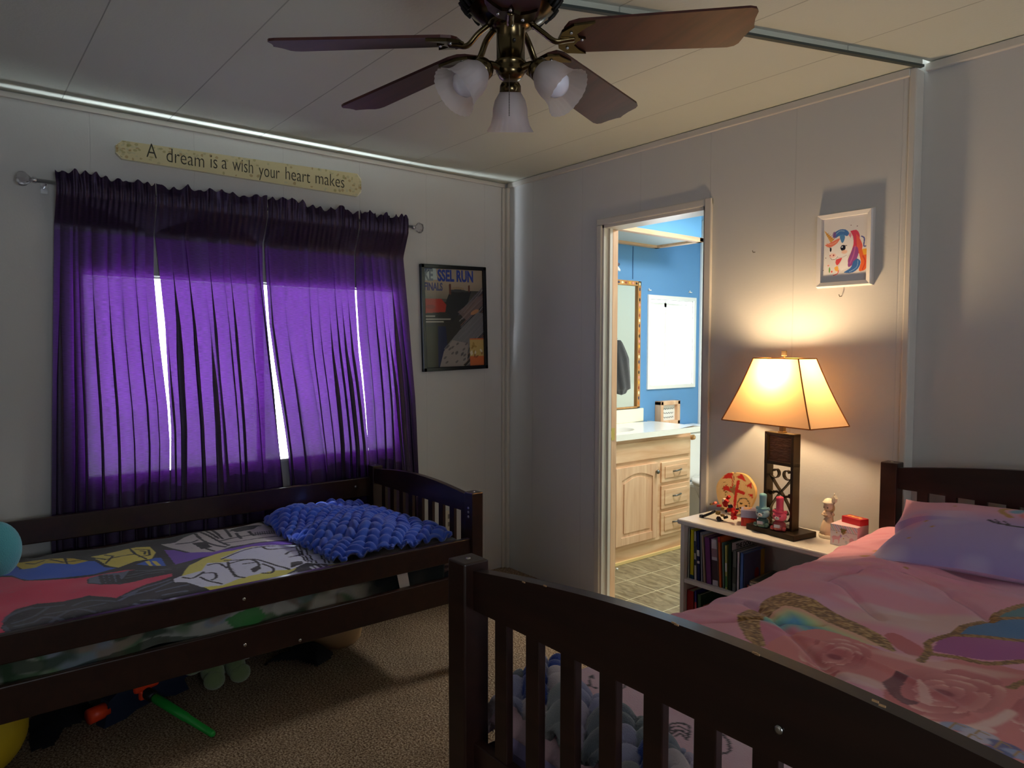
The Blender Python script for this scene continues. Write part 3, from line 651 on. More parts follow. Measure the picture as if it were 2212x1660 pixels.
curtain('purple curtain panel over the pinched fold, between the white gap and the end panel', [(577, 440), (579, 500), (584, 600), (590, 700), (603, 800), (618, 900), (630, 985), (636, 1050), (640, 1190)], [(773, 470), (776, 545), (778, 640), (785, 760), (792, 825), (797, 880), (803, 960), (806, 1190)], 5, nf=10)
curtain('purple curtain panel nearest the poster, narrow and mostly dark', [(775, 475), (778, 545), (781, 640), (786, 720), (794, 800), (800, 880), (806, 1000), (806, 1190)], [(880, 470), (882, 560), (895, 700), (908, 860), (917, 1050), (920, 1190)], 8, nf=6)

# ================================================================== SIGN, POSTER, UNICORN PICTURE
t = thing('wall_sign', 'long cream wooden sign with handwritten motto above the purple curtains', 'sign', (0.0, -1.55, 2.16))
y0 = at(250, 320, 0, 0.02)[1]; y1 = at(780, 405, 0, 0.02)[1]
zl0, zl1 = at(262, 343, 0, 0.02)[2], at(262, 304, 0, 0.02)[2]; zr0, zr1 = at(768, 424, 0, 0.02)[2], at(768, 375, 0, 0.02)[2]
c = 0.022
nu, nv = 460, 40; uu, vv = np.meshgrid(np.linspace(0, 1, nu), np.linspace(0, 1, nv), indexing='ij'); uu = uu.ravel(); vv = vv.ravel()
Lh = y1-y0; hh = (zl1-zl0)
zlow = zl0+(zr0-zl0)*uu; zhi = zl1+(zr1-zl1)*uu
P2 = np.c_[uu*Lh, vv*hh]
pt = Paint(P2, (214, 203, 160))
for k in range(150):
    e = rng.rand(); side = rng.rand() < 0.55
    x = (rng.rand()**2.2*0.12 if rng.rand() < 0.5 else 1-rng.rand()**2.0*0.13) if side else rng.rand()
    y = rng.rand() if side else (rng.rand()*0.25 if rng.rand() < 0.3 else 1-rng.rand()*0.3)
    pt.ell((x*Lh, y*hh), 0.004+0.005*rng.rand(), 0.003+0.003*rng.rand(), [(150, 140, 84), (178, 172, 132), (190, 190, 160), (160, 120, 70)][k % 4], 0.55)
V = np.c_[np.full(len(uu), 0.0225), y0+uu*Lh, zlow+(zhi-zlow)*vv]
keep = ((uu*Lh+vv*hh > c) & (uu*Lh+(1-vv)*hh > c) & ((1-uu)*Lh+vv*hh > c) & ((1-uu)*Lh+(1-vv)*hh > c))
grid_mesh('painted_face', V, nu, nv, pt.C, painted('sign_paint', 0.7), t, keep)
pl = [(y0, zl0+c), (y0+c, zl0), (y1-c, zr0), (y1, zr0+c), (y1, zr1-c), (y1-c, zr1), (y0+c, zl1), (y0, zl1-c)]
MB().prism(pl, 0, 0.0, 0.022).build('board', mat('sign_cream', rgb(232, 226, 200), 0.6), t)
slope = math.atan2(zr0-zl0, Lh)
xd = Vector((0, math.cos(slope), math.sin(slope))); ud = Vector((0, -math.sin(slope), math.cos(slope)))
ink = mat('sign_ink', rgb(62, 60, 48), 0.7)
def on_sign(px, py): q = at(px, py, 0, 0.023); return (0.0232, q[1], q[2])
for s_, px, py, w_ in (('A', 316, 339, 1.0), ('dream', 358, 349, 1.0), ('is', 453, 362, 0.95), ('a', 478, 364, 1.0), ('wish', 502, 368, 0.85), ('your', 559, 380, 0.84), ('heart', 615, 387, 0.95), ('makes', 680, 396, 1.0)):
    text('lettering', s_, 0.088, on_sign(px, py), xd, ud, ink, t, 0.0004, sx=0.72*w_, bold=-0.0008)

t = thing('framed_poster', 'black framed space race poster between the purple curtain and the corner', 'poster', (0.0, -0.38, 1.53))
c4 = [at(x, y, 0, 0.012) for x, y in ((907, 571), (1047, 577), (1053, 797), (914, 803))]
ctr = sum(c4)/4; e1 = ((c4[1]-c4[0])+(c4[2]-c4[3]))/2; e2 = ((c4[0]-c4[3])+(c4[1]-c4[2]))/2
pw, ph = np.linalg.norm(e1), np.linalg.norm(e2); e1 /= pw; e2 = e2/ph; e2 = e2-e1*(e1@e2); e2 /= np.linalg.norm(e2)
Mx = Matrix([[1, 0, 0, 0], [0, e1[1], e2[1], ctr[1]], [0, e1[2], e2[2], ctr[2]], [0, 0, 0, 1]])
fw = 0.022; fr = MB()
for b in ((-pw/2, -pw/2+fw, -ph/2, ph/2), (pw/2-fw, pw/2, -ph/2, ph/2), (-pw/2, pw/2, ph/2-fw, ph/2), (-pw/2, pw/2, -ph/2, -ph/2+fw)): fr.box(0.0, 0.024, *b, 0.003, M=Mx)
fr.build('frame', mat('black_frame', rgb(10, 12, 18), 0.25), t)
nu, nv = 170, 230; uu, vv = np.meshgrid(np.linspace(0, 1, nu), np.linspace(0, 1, nv), indexing='ij'); uu = uu.ravel(); vv = vv.ravel()
iw, ih = pw-2*fw, ph-2*fw
# picture coordinates: u 0..1 across, v 0..1.5 down, copied from the print
X = uu; Y = (1-vv)*ih/iw
pt = Paint(np.c_[X, Y], (44, 44, 42))
H = ih/iw
pt.poly([(0, 0), (1, 0), (1, 0.30), (0.62, 0.30), (0.4, 0.42), (0, 0.42)], (166, 150, 130))
pt.set(((Y > 0.20) & (Y < 0.46))*np.clip((Y-0.2)/0.25, 0, 1), (90, 86, 80), 0.8)
pt.poly([(0, 0), (0.2, 0), (0.22, 0.15), (0, 0.17)], (176, 190, 190)); pt.poly([(0, 0), (0.15, 0), (0.05, 0.06), (0, 0.06)], (70, 80, 110))
pt.poly([(0.36, 0.44), (0.42, 0.32), (0.55, 0.25), (0.68, 0.32), (0.8, 0.3), (0.72, 0.5), (0.45, 0.75), (0.36, 0.6)], (36, 38, 42))
pt.ell((0.56, 0.27), 0.11, 0.025, (150, 130, 105)).ell((0.56, 0.30), 0.14, 0.02, (60, 62, 66))
pt.line([(0.43, 0.22), (0.43, 0.34)], 0.035, (96, 56, 44)).line([(0.76, 0.23), (0.76, 0.3)], 0.03, (96, 56, 44))
pt.poly([(0.0, 0.42), (0.28, 0.42), (0.36, 0.5), (0.34, 0.6), (0, 0.62)], (170, 44, 32)); pt.ell((0.1, 0.53), 0.08, 0.03, (120, 30, 26), 0.6)
for y, w_ in ((0.66, 0.16), (0.70, 0.42), (0.74, 0.3)): pt.line([(0.015, y), (w_, y)], 0.018, (168, 162, 150))
pt.poly([(0.21, 0.8), (0.34, 0.8), (0.4, 1.5), (0.2, 1.5)], (26, 34, 70)); pt.set((X < 0.2)*(Y > 0.8), (50, 50, 38))
for k in range(34):   # streaked grey wedges
    a = 0.30+k*0.03; jj = 0.05*math.sin(k*2.3)
    pt.line([(1.0, a-0.05), (0.62+jj, a+0.28)], 0.012+0.01*rng.rand(), [(108, 106, 116), (142, 138, 138), (88, 82, 92), (128, 96, 84)][k % 4], 0.75)
pt.poly([(0.3, 1.12), (0.62, 0.82), (0.9, 0.6), (1.0, 0.62), (1.0, 0.9), (0.8, 1.0), (0.72, 1.15), (0.5, 1.3)], (118, 118, 122), 0.85)
pt.poly([(0.3, 1.15), (0.45, 1.0), (0.72, 1.05), (0.7, 1.3), (0.45, 1.5), (0.2, 1.45)], (146, 138, 134)); pt.poly([(0.36, 1.6), (0.62, 1.36), (0.8, 1.42), (0.7, 1.6)], (156, 146, 142))
for k in range(18): pt.ell((0.3+0.4*rng.rand(), 1.05+0.4*rng.rand()), 0.03, 0.014, (70, 68, 74), 0.7, rot=-0.6)
pt.poly([(0.55, 0.6), (0.9, 0.38), (1, 0.36), (1, 0.5), (0.7, 0.72)], (128, 108, 106), 0.7); pt.ell((0.85, 0.6), 0.08, 0.03, (196, 140, 96), 0.8, rot=-0.4)
pt.poly([(0.75, 0.98), (1, 0.98), (1, 1.42), (0.75, 1.43)], (206, 110, 62)); pt.poly([(0.75, 1.0), (1, 1.0), (1, 1.24), (0.75, 1.24)], (196, 168, 104))
for k in range(12): pt.ell((0.77+0.22*rng.rand(), 1.05+0.2*rng.rand()), 0.03, 0.015, [(226, 220, 200), (130, 80, 50), (160, 130, 60)][k % 3], 0.8, rot=rng.rand()*3)
V = np.array(ctr)[None, :]+np.outer((uu-0.5)*iw, e1)+np.outer((vv-0.5)*ih, e2); V[:, 0] = 0.012
grid_mesh('print', V, nu, nv, pt.C, painted('poster_print', 0.5, coat=0.4), t)
def on_post(u, v): q = ctr+(u-0.5)*iw*e1+(0.5-v/H)*ih*e2; return (0.0124, q[1], q[2])
blue = mat('poster_blue', rgb(40, 64, 150), 0.5)
text('title_lettering', 'KE', 0.088, on_post(-0.005, 0.165), e1, e2, mat('poster_grey_blue', rgb(120, 132, 140), 0.5), t, 0.0003, 0.62, bold=0.003)
text('title_lettering', 'SSEL RUN', 0.088, on_post(0.225, 0.165), e1, e2, blue, t, 0.0003, 0.66, bold=0.0035)
text('title_lettering', 'FINALS', 0.060, on_post(0.0, 0.30), e1, e2, mat('poster_dull_blue', rgb(74, 78, 120), 0.5), t, 0.0003, 0.66, bold=0.002)

t = thing('unicorn_picture', 'white framed watercolour unicorn on the wall above the glowing lamp', 'picture', (2.07, 0.0, 1.72))
c4 = [at(x, y, 1, -0.014) for x, y in ((1766, 466), (1887.4, 446.4), (1884, 615), (1762, 624))]
X0, X1 = (c4[0][0]+c4[3][0])/2, (c4[1][0]+c4[2][0])/2; Z1, Z0 = (c4[0][2]+c4[1][2])/2, (c4[2][2]+c4[3][2])/2
fw = 0.020; b = MB()
def bev_frame(b, X0, X1, Z0, Z1, fw, y, d):
    o = [(X0, Z0), (X1, Z0), (X1, Z1), (X0, Z1)]; i_ = [(X0+fw, Z0+fw), (X1-fw, Z0+fw), (X1-fw, Z1-fw), (X0+fw, Z1-fw)]; m_ = [(X0+fw*0.25, Z0+fw*0.25), (X1-fw*0.25, Z0+fw*0.25), (X1-fw*0.25, Z1-fw*0.25), (X0+fw*0.25, Z1-fw*0.25)]
    v = [(x, y, z) for x, z in o]+[(x, y-d, z) for x, z in m_]+[(x, y-d*0.8, z) for x, z in i_]+[(x, y-0.002, z) for x, z in i_]
    f = []
    for L in range(3):
        for k in range(4): f.append((L*4+k, L*4+(k+1) % 4, L*4+4+(k+1) % 4, L*4+4+k))
    b._add(v, f); return b
bev_frame(b, X0, X1, Z0, Z1, fw, 0.0, 0.024).build('frame', mat('white_frame', rgb(226, 222, 220), 0.4), t)
iw, ih = X1-X0-2*fw, Z1-Z0-2*fw
nu, nv = 170, 220; uu, vv = np.meshgrid(np.linspace(0, 1, nu), np.linspace(0, 1, nv), indexing='ij'); uu = uu.ravel(); vv = vv.ravel()
# print coordinates 0..100 across, 0..135 down
q = lambda x, y: ((x-270)/7.75, (y-330)/8.05)       # from the enlarged crop of the photograph
pt = Paint(np.c_[uu*100, (1-vv)*136], (226, 224, 226))
def U(*p): return [q(x, y) for x, y in p]
pt.poly(U((400, 820), (560, 700), (650, 640), (760, 640), (800, 760), (790, 900), (700, 1000), (740, 1120), (720, 1200), (600, 1240), (560, 1180), (600, 1060), (520, 1010), (480, 1040), (410, 1000), (390, 920)), (240, 238, 240))
pt.line(U((400, 990), (440, 1035), (500, 1030), (540, 990)), 1.0, (120, 90, 90), 0.8); pt.line(U((540, 1010), (620, 1010), (690, 980)), 0.8, (140, 130, 140), 0.7)
pt.poly(U((290, 515), (470, 690), (410, 745), (330, 600)), (218, 164, 84))
for k in range(5): pt.line(U((325+k*28, 600+k*26), (375+k*28, 570+k*24)), 1.0, (170, 120, 60), 0.8)
pt.poly(smooth_path(U((450, 650), (470, 580), (560, 535), (660, 545), (720, 610), (690, 660), (640, 640), (560, 640), (500, 670)), 4), (70, 120, 190))
pt.line(smooth_path(U((480, 620), (560, 560), (640, 570)), 5), 1.5, (150, 190, 220), 0.8); pt.ell(q(470, 615), 3.5, 6, (120, 80, 150), 0.8, 0.3)
pt.poly(smooth_path(U((560, 620), (640, 630), (650, 700), (610, 770), (570, 690)), 4), (80, 140, 200)); 
pt.poly(smooth_path(U((310, 770), (400, 740), (560, 680), (540, 740), (480, 790), (400, 820), (340, 800)), 4), (230, 130, 110)); pt.line(smooth_path(U((330, 740), (420, 770), (520, 730)), 4), 1.2, (240, 180, 150))
pt.poly(smooth_path(U((740, 580), (840, 575), (890, 640), (900, 720), (880, 900), (860, 1060), (760, 1170), (710, 1080), (760, 940), (800, 800), (790, 680)), 5), (210, 70, 100))
pt.poly(smooth_path(U((840, 640), (900, 720), (950, 860), (900, 980), (860, 900)), 5), (226, 100, 90))
pt.poly(smooth_path(U((800, 850), (870, 870), (880, 1000), (800, 1140), (720, 1180), (720, 1050)), 5), (150, 80, 150)); pt.line(smooth_path(U((830, 850), (800, 1000), (750, 1120)), 5), 3, (200, 110, 160), 0.7)
pt.poly(smooth_path(U((860, 1050), (920, 1100), (900, 1200), (800, 1280), (650, 1270), (760, 1200), (800, 1100)), 5), (60, 110, 180)); pt.line(smooth_path(U((880, 1090), (860, 1200), (740, 1270)), 5), 1.6, (140, 180, 215), 0.8)
pt.poly(smooth_path(U((900, 920), (1030, 920), (1030, 1150), (1000, 1250), (900, 1260), (930, 1120), (900, 1000)), 5), (232, 110, 60)); pt.poly(U((940, 900), (1030, 900), (1030, 1000), (970, 1000)), (240, 180, 70)); pt.line(smooth_path(U((960, 1020), (1000, 1120), (960, 1240)), 5), 2.6, (205, 60, 60), 0.8)
pt.line(smooth_path(U((930, 690), (975, 730), (970, 850), (1000, 860)), 5), 2.6, (90, 100, 170))
pt.poly(U((710, 640), (740, 600), (765, 650), (750, 700)), (226, 150, 170))
pt.ell(q(625, 850), 5.6, 6.2, (22, 26, 48)); pt.ell(q(610, 835), 1.6, 1.8, (220, 230, 240)); pt.line(U((640, 815), (690, 820)), 1.2, (22, 26, 48)); pt.ell(q(412, 860), 2.0, 4.6, (22, 26, 48)); pt.line(U((385, 825), (420, 830)), 1.2, (22, 26, 48))
pt.ell(q(650, 920), 5, 3.2, (244, 190, 160), 0.7, 0.5); pt.ell(q(450, 965), 6.4, 4.2, (244, 206, 200), 0.9, 0.3); pt.ell(q(465, 962), 1.6, 1.8, (150, 50, 60)); pt.ell(q(405, 962), 1.0, 1.6, (150, 50, 60))
pt.poly(smooth_path(U((510, 1040), (610, 1020), (580, 1090), (530, 1140), (500, 1090)), 4), (220, 80, 90)); pt.poly(smooth_path(U((480, 1180), (540, 1150), (555, 1240), (500, 1230)), 4), (240, 180, 90)); pt.line(smooth_path(U((470, 1305), (540, 1280), (555, 1230)), 4), 2, (220, 100, 90))
pt.ell(q(400, 1210), 1.8, 6, (110, 160, 90)); pt.ell(q(440, 1240), 2, 2, (220, 90, 80)); pt.ell(q(378, 1130), 2.2, 1.6, (235, 150, 140))
for x, y in ((750, 487), (855, 512), (1035, 703), (330, 995), (290, 1205)): pt.ell(q(x, y), 1.0, 1.0, (120, 80, 90))
V = np.c_[X0+fw+uu*iw, np.full(len(uu), -0.006), Z0+fw+vv*ih]
grid_mesh('print', V, nu, nv, pt.C, painted('unicorn_print', 0.6), t)
# nail hook under the picture and the bare nail near the door
for (x, y, lb) in ((1818, 640, 'small bent picture hook in the wall just below the unicorn picture'), (1631, 545, 'bare nail in the wall between the doorway and the unicorn picture')):
    P = at(x, y, 1, 0.0)
    o = MB().tube([(P[0], 0.0, P[2]), (P[0]-0.002, -0.012, P[2]-0.002), (P[0]-0.004, -0.014, P[2]+0.006)], 0.0016, 6).build('wall_nail', mat('nail', rgb(120, 110, 100), 0.4, 0.7)); tag(o, lb, 'nail')
# ================================================================== BEDS
BOLT = mat('bolt_steel', rgb(190, 188, 182), 0.3, 1.0)
def bed(label, X0, X1, YH, YF_, h, arch, low, rails, bolts, group):
    """X0..X1 outer width, YH head end (outer), YF_ foot end (outer); arch=(bottom, end, crown); low=(z0,z1)"""
    P = 0.057; t = thing('bed_frame', label, 'bed', ((X0+X1)/2, (YH+YF_)/2, 0), 0, group)
    for nm, yo, sgn in (('headboard', YH, -1), ('footboard', YF_, 1)):
        ya, yb = sorted((yo+sgn*0.020, yo+sgn*0.044)); n = 28
        xa, xb = X0+P-0.004, X1-P+0.004
        top = [(xa+(xb-xa)*k/n, arch[1]+(arch[2]-arch[1])*math.sin(PI*k/n)) for k in range(n+1)]
        hb = MB().prism([(xa, arch[0])]+top+[(xb, arch[0])], 1, ya, yb).build(nm, ESP, t)
        MB().box(xa, xb, ya+0.001, yb-0.001, low[0], low[1], 0.003).build('lower_rail', ESP, hb)
        ym = (ya+yb)/2; x = X0+P+0.061; base = None
        while x+0.036 < X1-P-0.01:
            if base is None:
                base = MB().box(x, x+0.0355, ym-0.008, ym+0.008, low[1]-0.005, arch[0]+0.005, 0.002).build('slat', ESP, hb); bx = x
            else:
                s_ = base.copy(); COL.objects.link(s_); s_.parent = hb; s_.location = (x-bx, 0, 0)
            x += 0.0883
        for xo in (X0, X1-P):
            y0, y1 = sorted((yo, yo+sgn*P))
            p_ = MB().box(xo, xo+P, y0, y1, 0, h, 0.0035).build('post', ESP, t)
            MB().lathe([(0.0001, 0.0008), (0.0045, 0.0008), (0.0045, -0.002)], 12, (xo+P/2, (y0+y1)/2, h+0.0005), cap=False).build('bolt', BOLT, p_)
    for (x0, x1, z0, z1) in rails:
        MB().box(x0, x1, YF_+P-0.004, YH-P+0.004, z0, z1, 0.004).build('side_rail', ESP, t)
    b = MB()
    for (p, axx, v) in bolts:
        c = at(*p, axx, v); ax = (1, 0, 0) if axx == 0 else (0, -1, 0)
        MB().lathe([(0.0055, 0.0), (0.0055, 0.002), (0.003, 0.0028)], 12, c, ax).build('rail_bolt', BOLT, t)
    b.bm.free()
    return t
b1 = bed('low dark espresso bed along the curtained window, rails on both sides', 0.078, 1.012, -0.928, -2.93, 0.75, (0.66, 0.733, 0.763), (0.34, 0.47),
    [(0.972, 0.997, 0.470, 0.556), (0.972, 0.997, 0.300, 0.408), (0.082, 0.106, 0.592, 0.690), (0.082, 0.106, 0.40, 0.538)],
    [((527, 1295), 0, 0.9972), ((529, 1394), 0, 0.9972), ((648, 1384), 0, 0.9972), ((768, 1052), 0, 0.1065), ((1012, 1098), 1, -0.9855), ((1012, 1107), 1, -0.9855), ((1012, 1117), 1, -0.9855), ((1013, 1184), 1, -0.9855)], 'pair of dark wooden beds')
b2 = bed('dark espresso bed with pink bedding, its arched footboard in front', 2.270, 3.452, -0.032, -1.947, 0.955, (0.864, 0.938, 0.985), (0.36, 0.604),
    [(2.282, 2.305, 0.42, 0.56), (3.417, 3.440, 0.42, 0.56)],
    [((1683, 1577), 1, -1.9275), ((2151, 1052), 1, -0.055)], 'pair of dark wooden beds')
# knob plates etc. fall outside; worn chips on the near foot rail
b = MB(); 
for x, y in ((1131, 1258), (1177, 1266), (1455, 1346), (1461, 1350), (1630, 1411), (1635, 1414), (1890, 1515), (1905, 1525)):
    c = at(x, y, 1, -1.9275); b.box(c[0]-0.003, c[0]+0.004, -1.9285, -1.9268, c[2]-0.001, c[2]+0.001)
b.build('worn_chips', mat('bare_wood', rgb(190, 150, 110), 0.7), b2)

def tri_noise(x, y, s, seed): return vnoise(x, y, s, seed)-0.5
FAB = painted('printed_fleece', 0.95, sheen=0.25, bump=0.25, bscale=350)
# ---- bed by the window: mattress and comic blanket
t = thing('mattress', 'mattress on the low bed by the window, black fitted cover', 'mattress', (0.54, -1.95, 0.42))
MB().box(0.112, 0.93, -2.86, -1.0, 0.36, 0.515, 0.03).build('mattress_core', mat('black_cover', rgb(24, 28, 36), 0.9), t)
MB().box(0.106, 0.972, -2.8, -1.02, 0.31, 0.36).build('slat_base', ESP, t)
nu, nv = 240, 520
xs = np.linspace(0.108, 0.9705, nu); ys = np.linspace(-2.86, -1.02, nv); XX, YY = np.meshgrid(xs, ys, indexing='ij'); XX = XX.ravel(); YY = YY.ravel()
ZB = 0.553
def A(*p): return [at(x/4.424, 1150+y/4.424, 2, ZB) for x, y in p]
def B(*p): return [at(300+x/4.424, 1080+y/4.424, 2, ZB) for x, y in p]
pt = Paint(np.c_[XX, YY], (20, 22, 30))
pt.poly(A((-200, 450), (-100, 250), (70, 225), (130, 280), (190, 345), (300, 345), (420, 295), (560, 295), (800, 255), (900, 255), (1000, 310), (1110, 320), (900, 380), (600, 420), (280, 455), (200, 440), (110, 400), (0, 400)), (38, 92, 196))
pt.poly(A((1480, 220), (1540, 215), (1585, 300), (1560, 305), (1300, 290)), (38, 92, 196))
YEL = (214, 200, 84)
pt.poly(A((130, 290), (330, 262), (700, 238), (850, 250), (700, 290), (430, 298), (340, 340), (220, 348)), (196, 172, 56))
pt.poly(A((870, 205), (1000, 180), (1300, 128), (1430, 118), (1490, 170), (1450, 230), (1290, 262), (1130, 318), (1010, 292), (920, 240)), YEL)
for q in (((880, 215), (1010, 250), (1290, 200)), ((1000, 190), (1080, 220), (1010, 280)), ((1290, 150), (1420, 150), (1430, 200), (1330, 220)), ((1340, 165), (1390, 170), (1380, 195)), ((1240, 140), (1290, 200), (1400, 235)), ((250, 290), (330, 300), (420, 270)), ((480, 260), (600, 280), (760, 250)), ((620, 245), (640, 290))): pt.line(A(*q), 0.009, (24, 28, 30))
pt.poly(A((1385, 258), (1420, 250), (1465, 300), (1430, 302)), YEL); pt.poly(A((1450, 250), (1490, 250), (1540, 300), (1500, 300)), YEL)
RED = (214, 56, 88)
pt.poly(A((-200, 500), (0, 412), (110, 415), (230, 462), (420, 458), (700, 422), (850, 402), (1200, 345), (1285, 342), (830, 425), (835, 480), (960, 497), (1150, 482), (1400, 425), (1640, 398), (1650, 420), (1400, 482), (1110, 618), (850, 588), (600, 640), (350, 662), (150, 722), (50, 800), (8, 900), (60, 955), (200, 970), (0, 1025), (-200, 1060)), RED)
for q in (((60, 800), (300, 710), (600, 680)), ((120, 850), (330, 780), (470, 690)), ((150, 880), (330, 840), (420, 800), (600, 830)), ((440, 770), (700, 740), (1000, 670)), ((30, 840), (110, 770), (300, 700)), ((700, 690), (840, 640), (1100, 650)), ((480, 850), (700, 740), (900, 760)), ((40, 880), (80, 930), (200, 955))): pt.line(smooth_path(A(*q), 5), 0.012, (72, 80, 100), 0.8)
for q in (((1180, 600), (1400, 510), (1620, 450)), ((1250, 590), (1450, 540), (1640, 470)), ((1140, 640), (1300, 560)), ((1500, 560), (1790, 505)), ((1560, 600), (1780, 560)), ((1350, 640), (1650, 640)), ((1290, 672), (1320, 676)), ((1750, 610), (1820, 590)), ((1560, 665), (1640, 655))): pt.line(A(*q), 0.012, (92, 102, 128), 0.8)
pt.poly(A((850, 415), (1000, 380), (1150, 370), (1240, 345), (1180, 420), (1120, 460), (960, 490), (845, 470)), (92, 102, 122))
for x in (960, 1010, 1060, 1120): pt.line(A((x, 395), (x+25, 480)), 0.014, (30, 33, 42))
for q in (((1220, 395), (1400, 360), (1620, 335)), ((1200, 420), (1400, 380), (1560, 372)), ((1300, 350), (1500, 345), (1630, 352))): pt.line(A(*q), 0.008, (90, 100, 110), 0.7)
PUR = (110, 66, 180)
pt.poly(B((240, 452), (330, 455), (450, 490), (700, 482), (1000, 440), (1450, 372), (1530, 400), (1200, 440), (900, 500), (600, 545), (350, 602), (300, 530)), PUR)
pt.poly(B((412, 728), (480, 630), (600, 560), (800, 490), (1080, 450), (1500, 430), (1500, 640), (1380, 742), (1100, 802), (800, 870), (650, 835), (480, 790)), (214, 208, 96))
WHT = (214, 218, 232)
pt.poly(B((325, 758), (400, 735), (470, 720), (600, 680), (655, 600), (850, 585), (900, 560), (780, 550), (980, 470), (1300, 428), (1600, 413), (1760, 460), (1850, 560), (1880, 595), (1600, 602), (1460, 650), (1290, 662), (1180, 690), (950, 742), (800, 802), (600, 828), (450, 790), (350, 788)), WHT)
for q in (((420, 745), (500, 755), (560, 730), (620, 690)), ((590, 740), (660, 770), (790, 790)), ((630, 700), (720, 690), (740, 730), (700, 760)), ((660, 620), (760, 600), (840, 640)), ((850, 590), (870, 650), (930, 715), (1010, 730)), ((870, 600), (1060, 570), (1150, 620), (1090, 680)), ((1000, 610), (1100, 600)), ((1180, 610), (1280, 640), (1270, 680), (1180, 690)), ((790, 560), (1000, 480), (1300, 440)), ((820, 575), (1100, 570), (1240, 600), (1440, 650)), ((1180, 455), (1260, 480), (1500, 440)), ((1400, 520), (1480, 480), (1560, 500), (1440, 540))): pt.line(smooth_path(B(*q), 5), 0.010, (22, 24, 30))
for x in (0, 34, 80): pt.line(B((1500+x, 430), (1540+x, 520), (1620+x, 595)), 0.007, (24, 26, 32))
for x in (0, 40, 90): pt.line(B((1690+x, 445), (1740+x, 520), (1780+x, 585)), 0.007, (24, 26, 32))
pt.poly(B((1060, 660), (1150, 620), (1170, 650), (1100, 690)), (24, 26, 32)); pt.poly(B((1450, 590), (1560, 570), (1570, 610), (1450, 640)), (24, 26, 32))
for k in range(7): pt.line(B((860+k*8, 650+k*12), (895+k*8, 648+k*12)), 0.005, (24, 26, 32))
pt.poly(B((1370, 735), (1420, 680), (1600, 610), (1800, 590), (1810, 625), (1500, 715), (1400, 745)), (28, 30, 36))
for q in (((1400, 700), (1500, 670), (1600, 690)), ((1640, 625), (1700, 660)), ((1680, 615), (1740, 650)), ((1740, 605), (1790, 640))): pt.line(B(*q), 0.008, (190, 194, 206))
pt.poly(B((1805, 615), (2015, 565), (2030, 592), (1830, 648)), (204, 190, 84))
pt.poly(B((210, 402), (350, 385), (420, 350), (700, 268), (950, 203), (1100, 200), (1200, 225), (1330, 280), (1450, 362), (1200, 402), (1000, 432), (880, 442), (700, 492), (500, 492), (330, 442)), (190, 186, 178))
for q in (((360, 400), (500, 400), (560, 380)), ((540, 320), (640, 400), (830, 442)), ((580, 300), (700, 350), (860, 430)), ((600, 440), (720, 480)), ((640, 290), (760, 350)), ((700, 280), (800, 350)), ((820, 260), (880, 330)), ((870, 280), (1000, 250), (1160, 240)), ((760, 380), (950, 330), (1280, 310)), ((800, 400), (1000, 385), (1350, 335)), ((930, 300), (980, 350)), ((1050, 290), (1100, 330))): pt.line(smooth_path(B(*q), 4), 0.013, (24, 24, 28))
pt.poly(B((500, 410), (640, 400), (700, 440), (600, 462)), (20, 20, 24)); pt.poly(B((870, 265), (1000, 235), (1150, 235), (1100, 270), (930, 290)), (50, 50, 52))
for k in range(9): pt.line(B((1110+k*22, 300-k*2), (1120+k*22, 330-k*2)), 0.005, (24, 24, 28))
pt.set(vnoise(XX, YY, 90, 3) > 0.86, (120, 120, 130), 0.12)
Z = ZB-0.004+0.010*tri_noise(XX, YY, 4, 1)+0.008*tri_noise(XX, YY, 9, 2)+0.004*np.sin(YY*24+XX*9)*vnoise(XX, YY, 3, 5)
pk = at(18, 1205, 2, ZB); Z += 0.03*np.exp(-(((XX-pk[0]-0.02)/0.05)**2+((YY-pk[1]+0.02)/0.05)**2))
e_ = np.minimum.reduce([XX-xs[0], xs[-1]-XX]); Z -= 0.02*np.exp(-e_/0.012)
for c_ in ((1800, 500), (1850, 470), (1780, 540)):
    p_ = B(c_)[0]; Z += 0.006*np.sin((XX-p_[0])*70)*np.exp(-((YY-p_[1])**2+(XX-p_[0])**2)/0.02)
o = grid_mesh('comic_blanket', np.c_[XX, YY, Z], nu, nv, pt.C, FAB, thick=0)
md = o.modifiers.new('thickness', 'SOLIDIFY'); md.thickness = 0.012; md.offset = -1
tag(o, 'blanket printed with bold comic shapes in red, blue, yellow and purple, on the window bed', 'blanket')

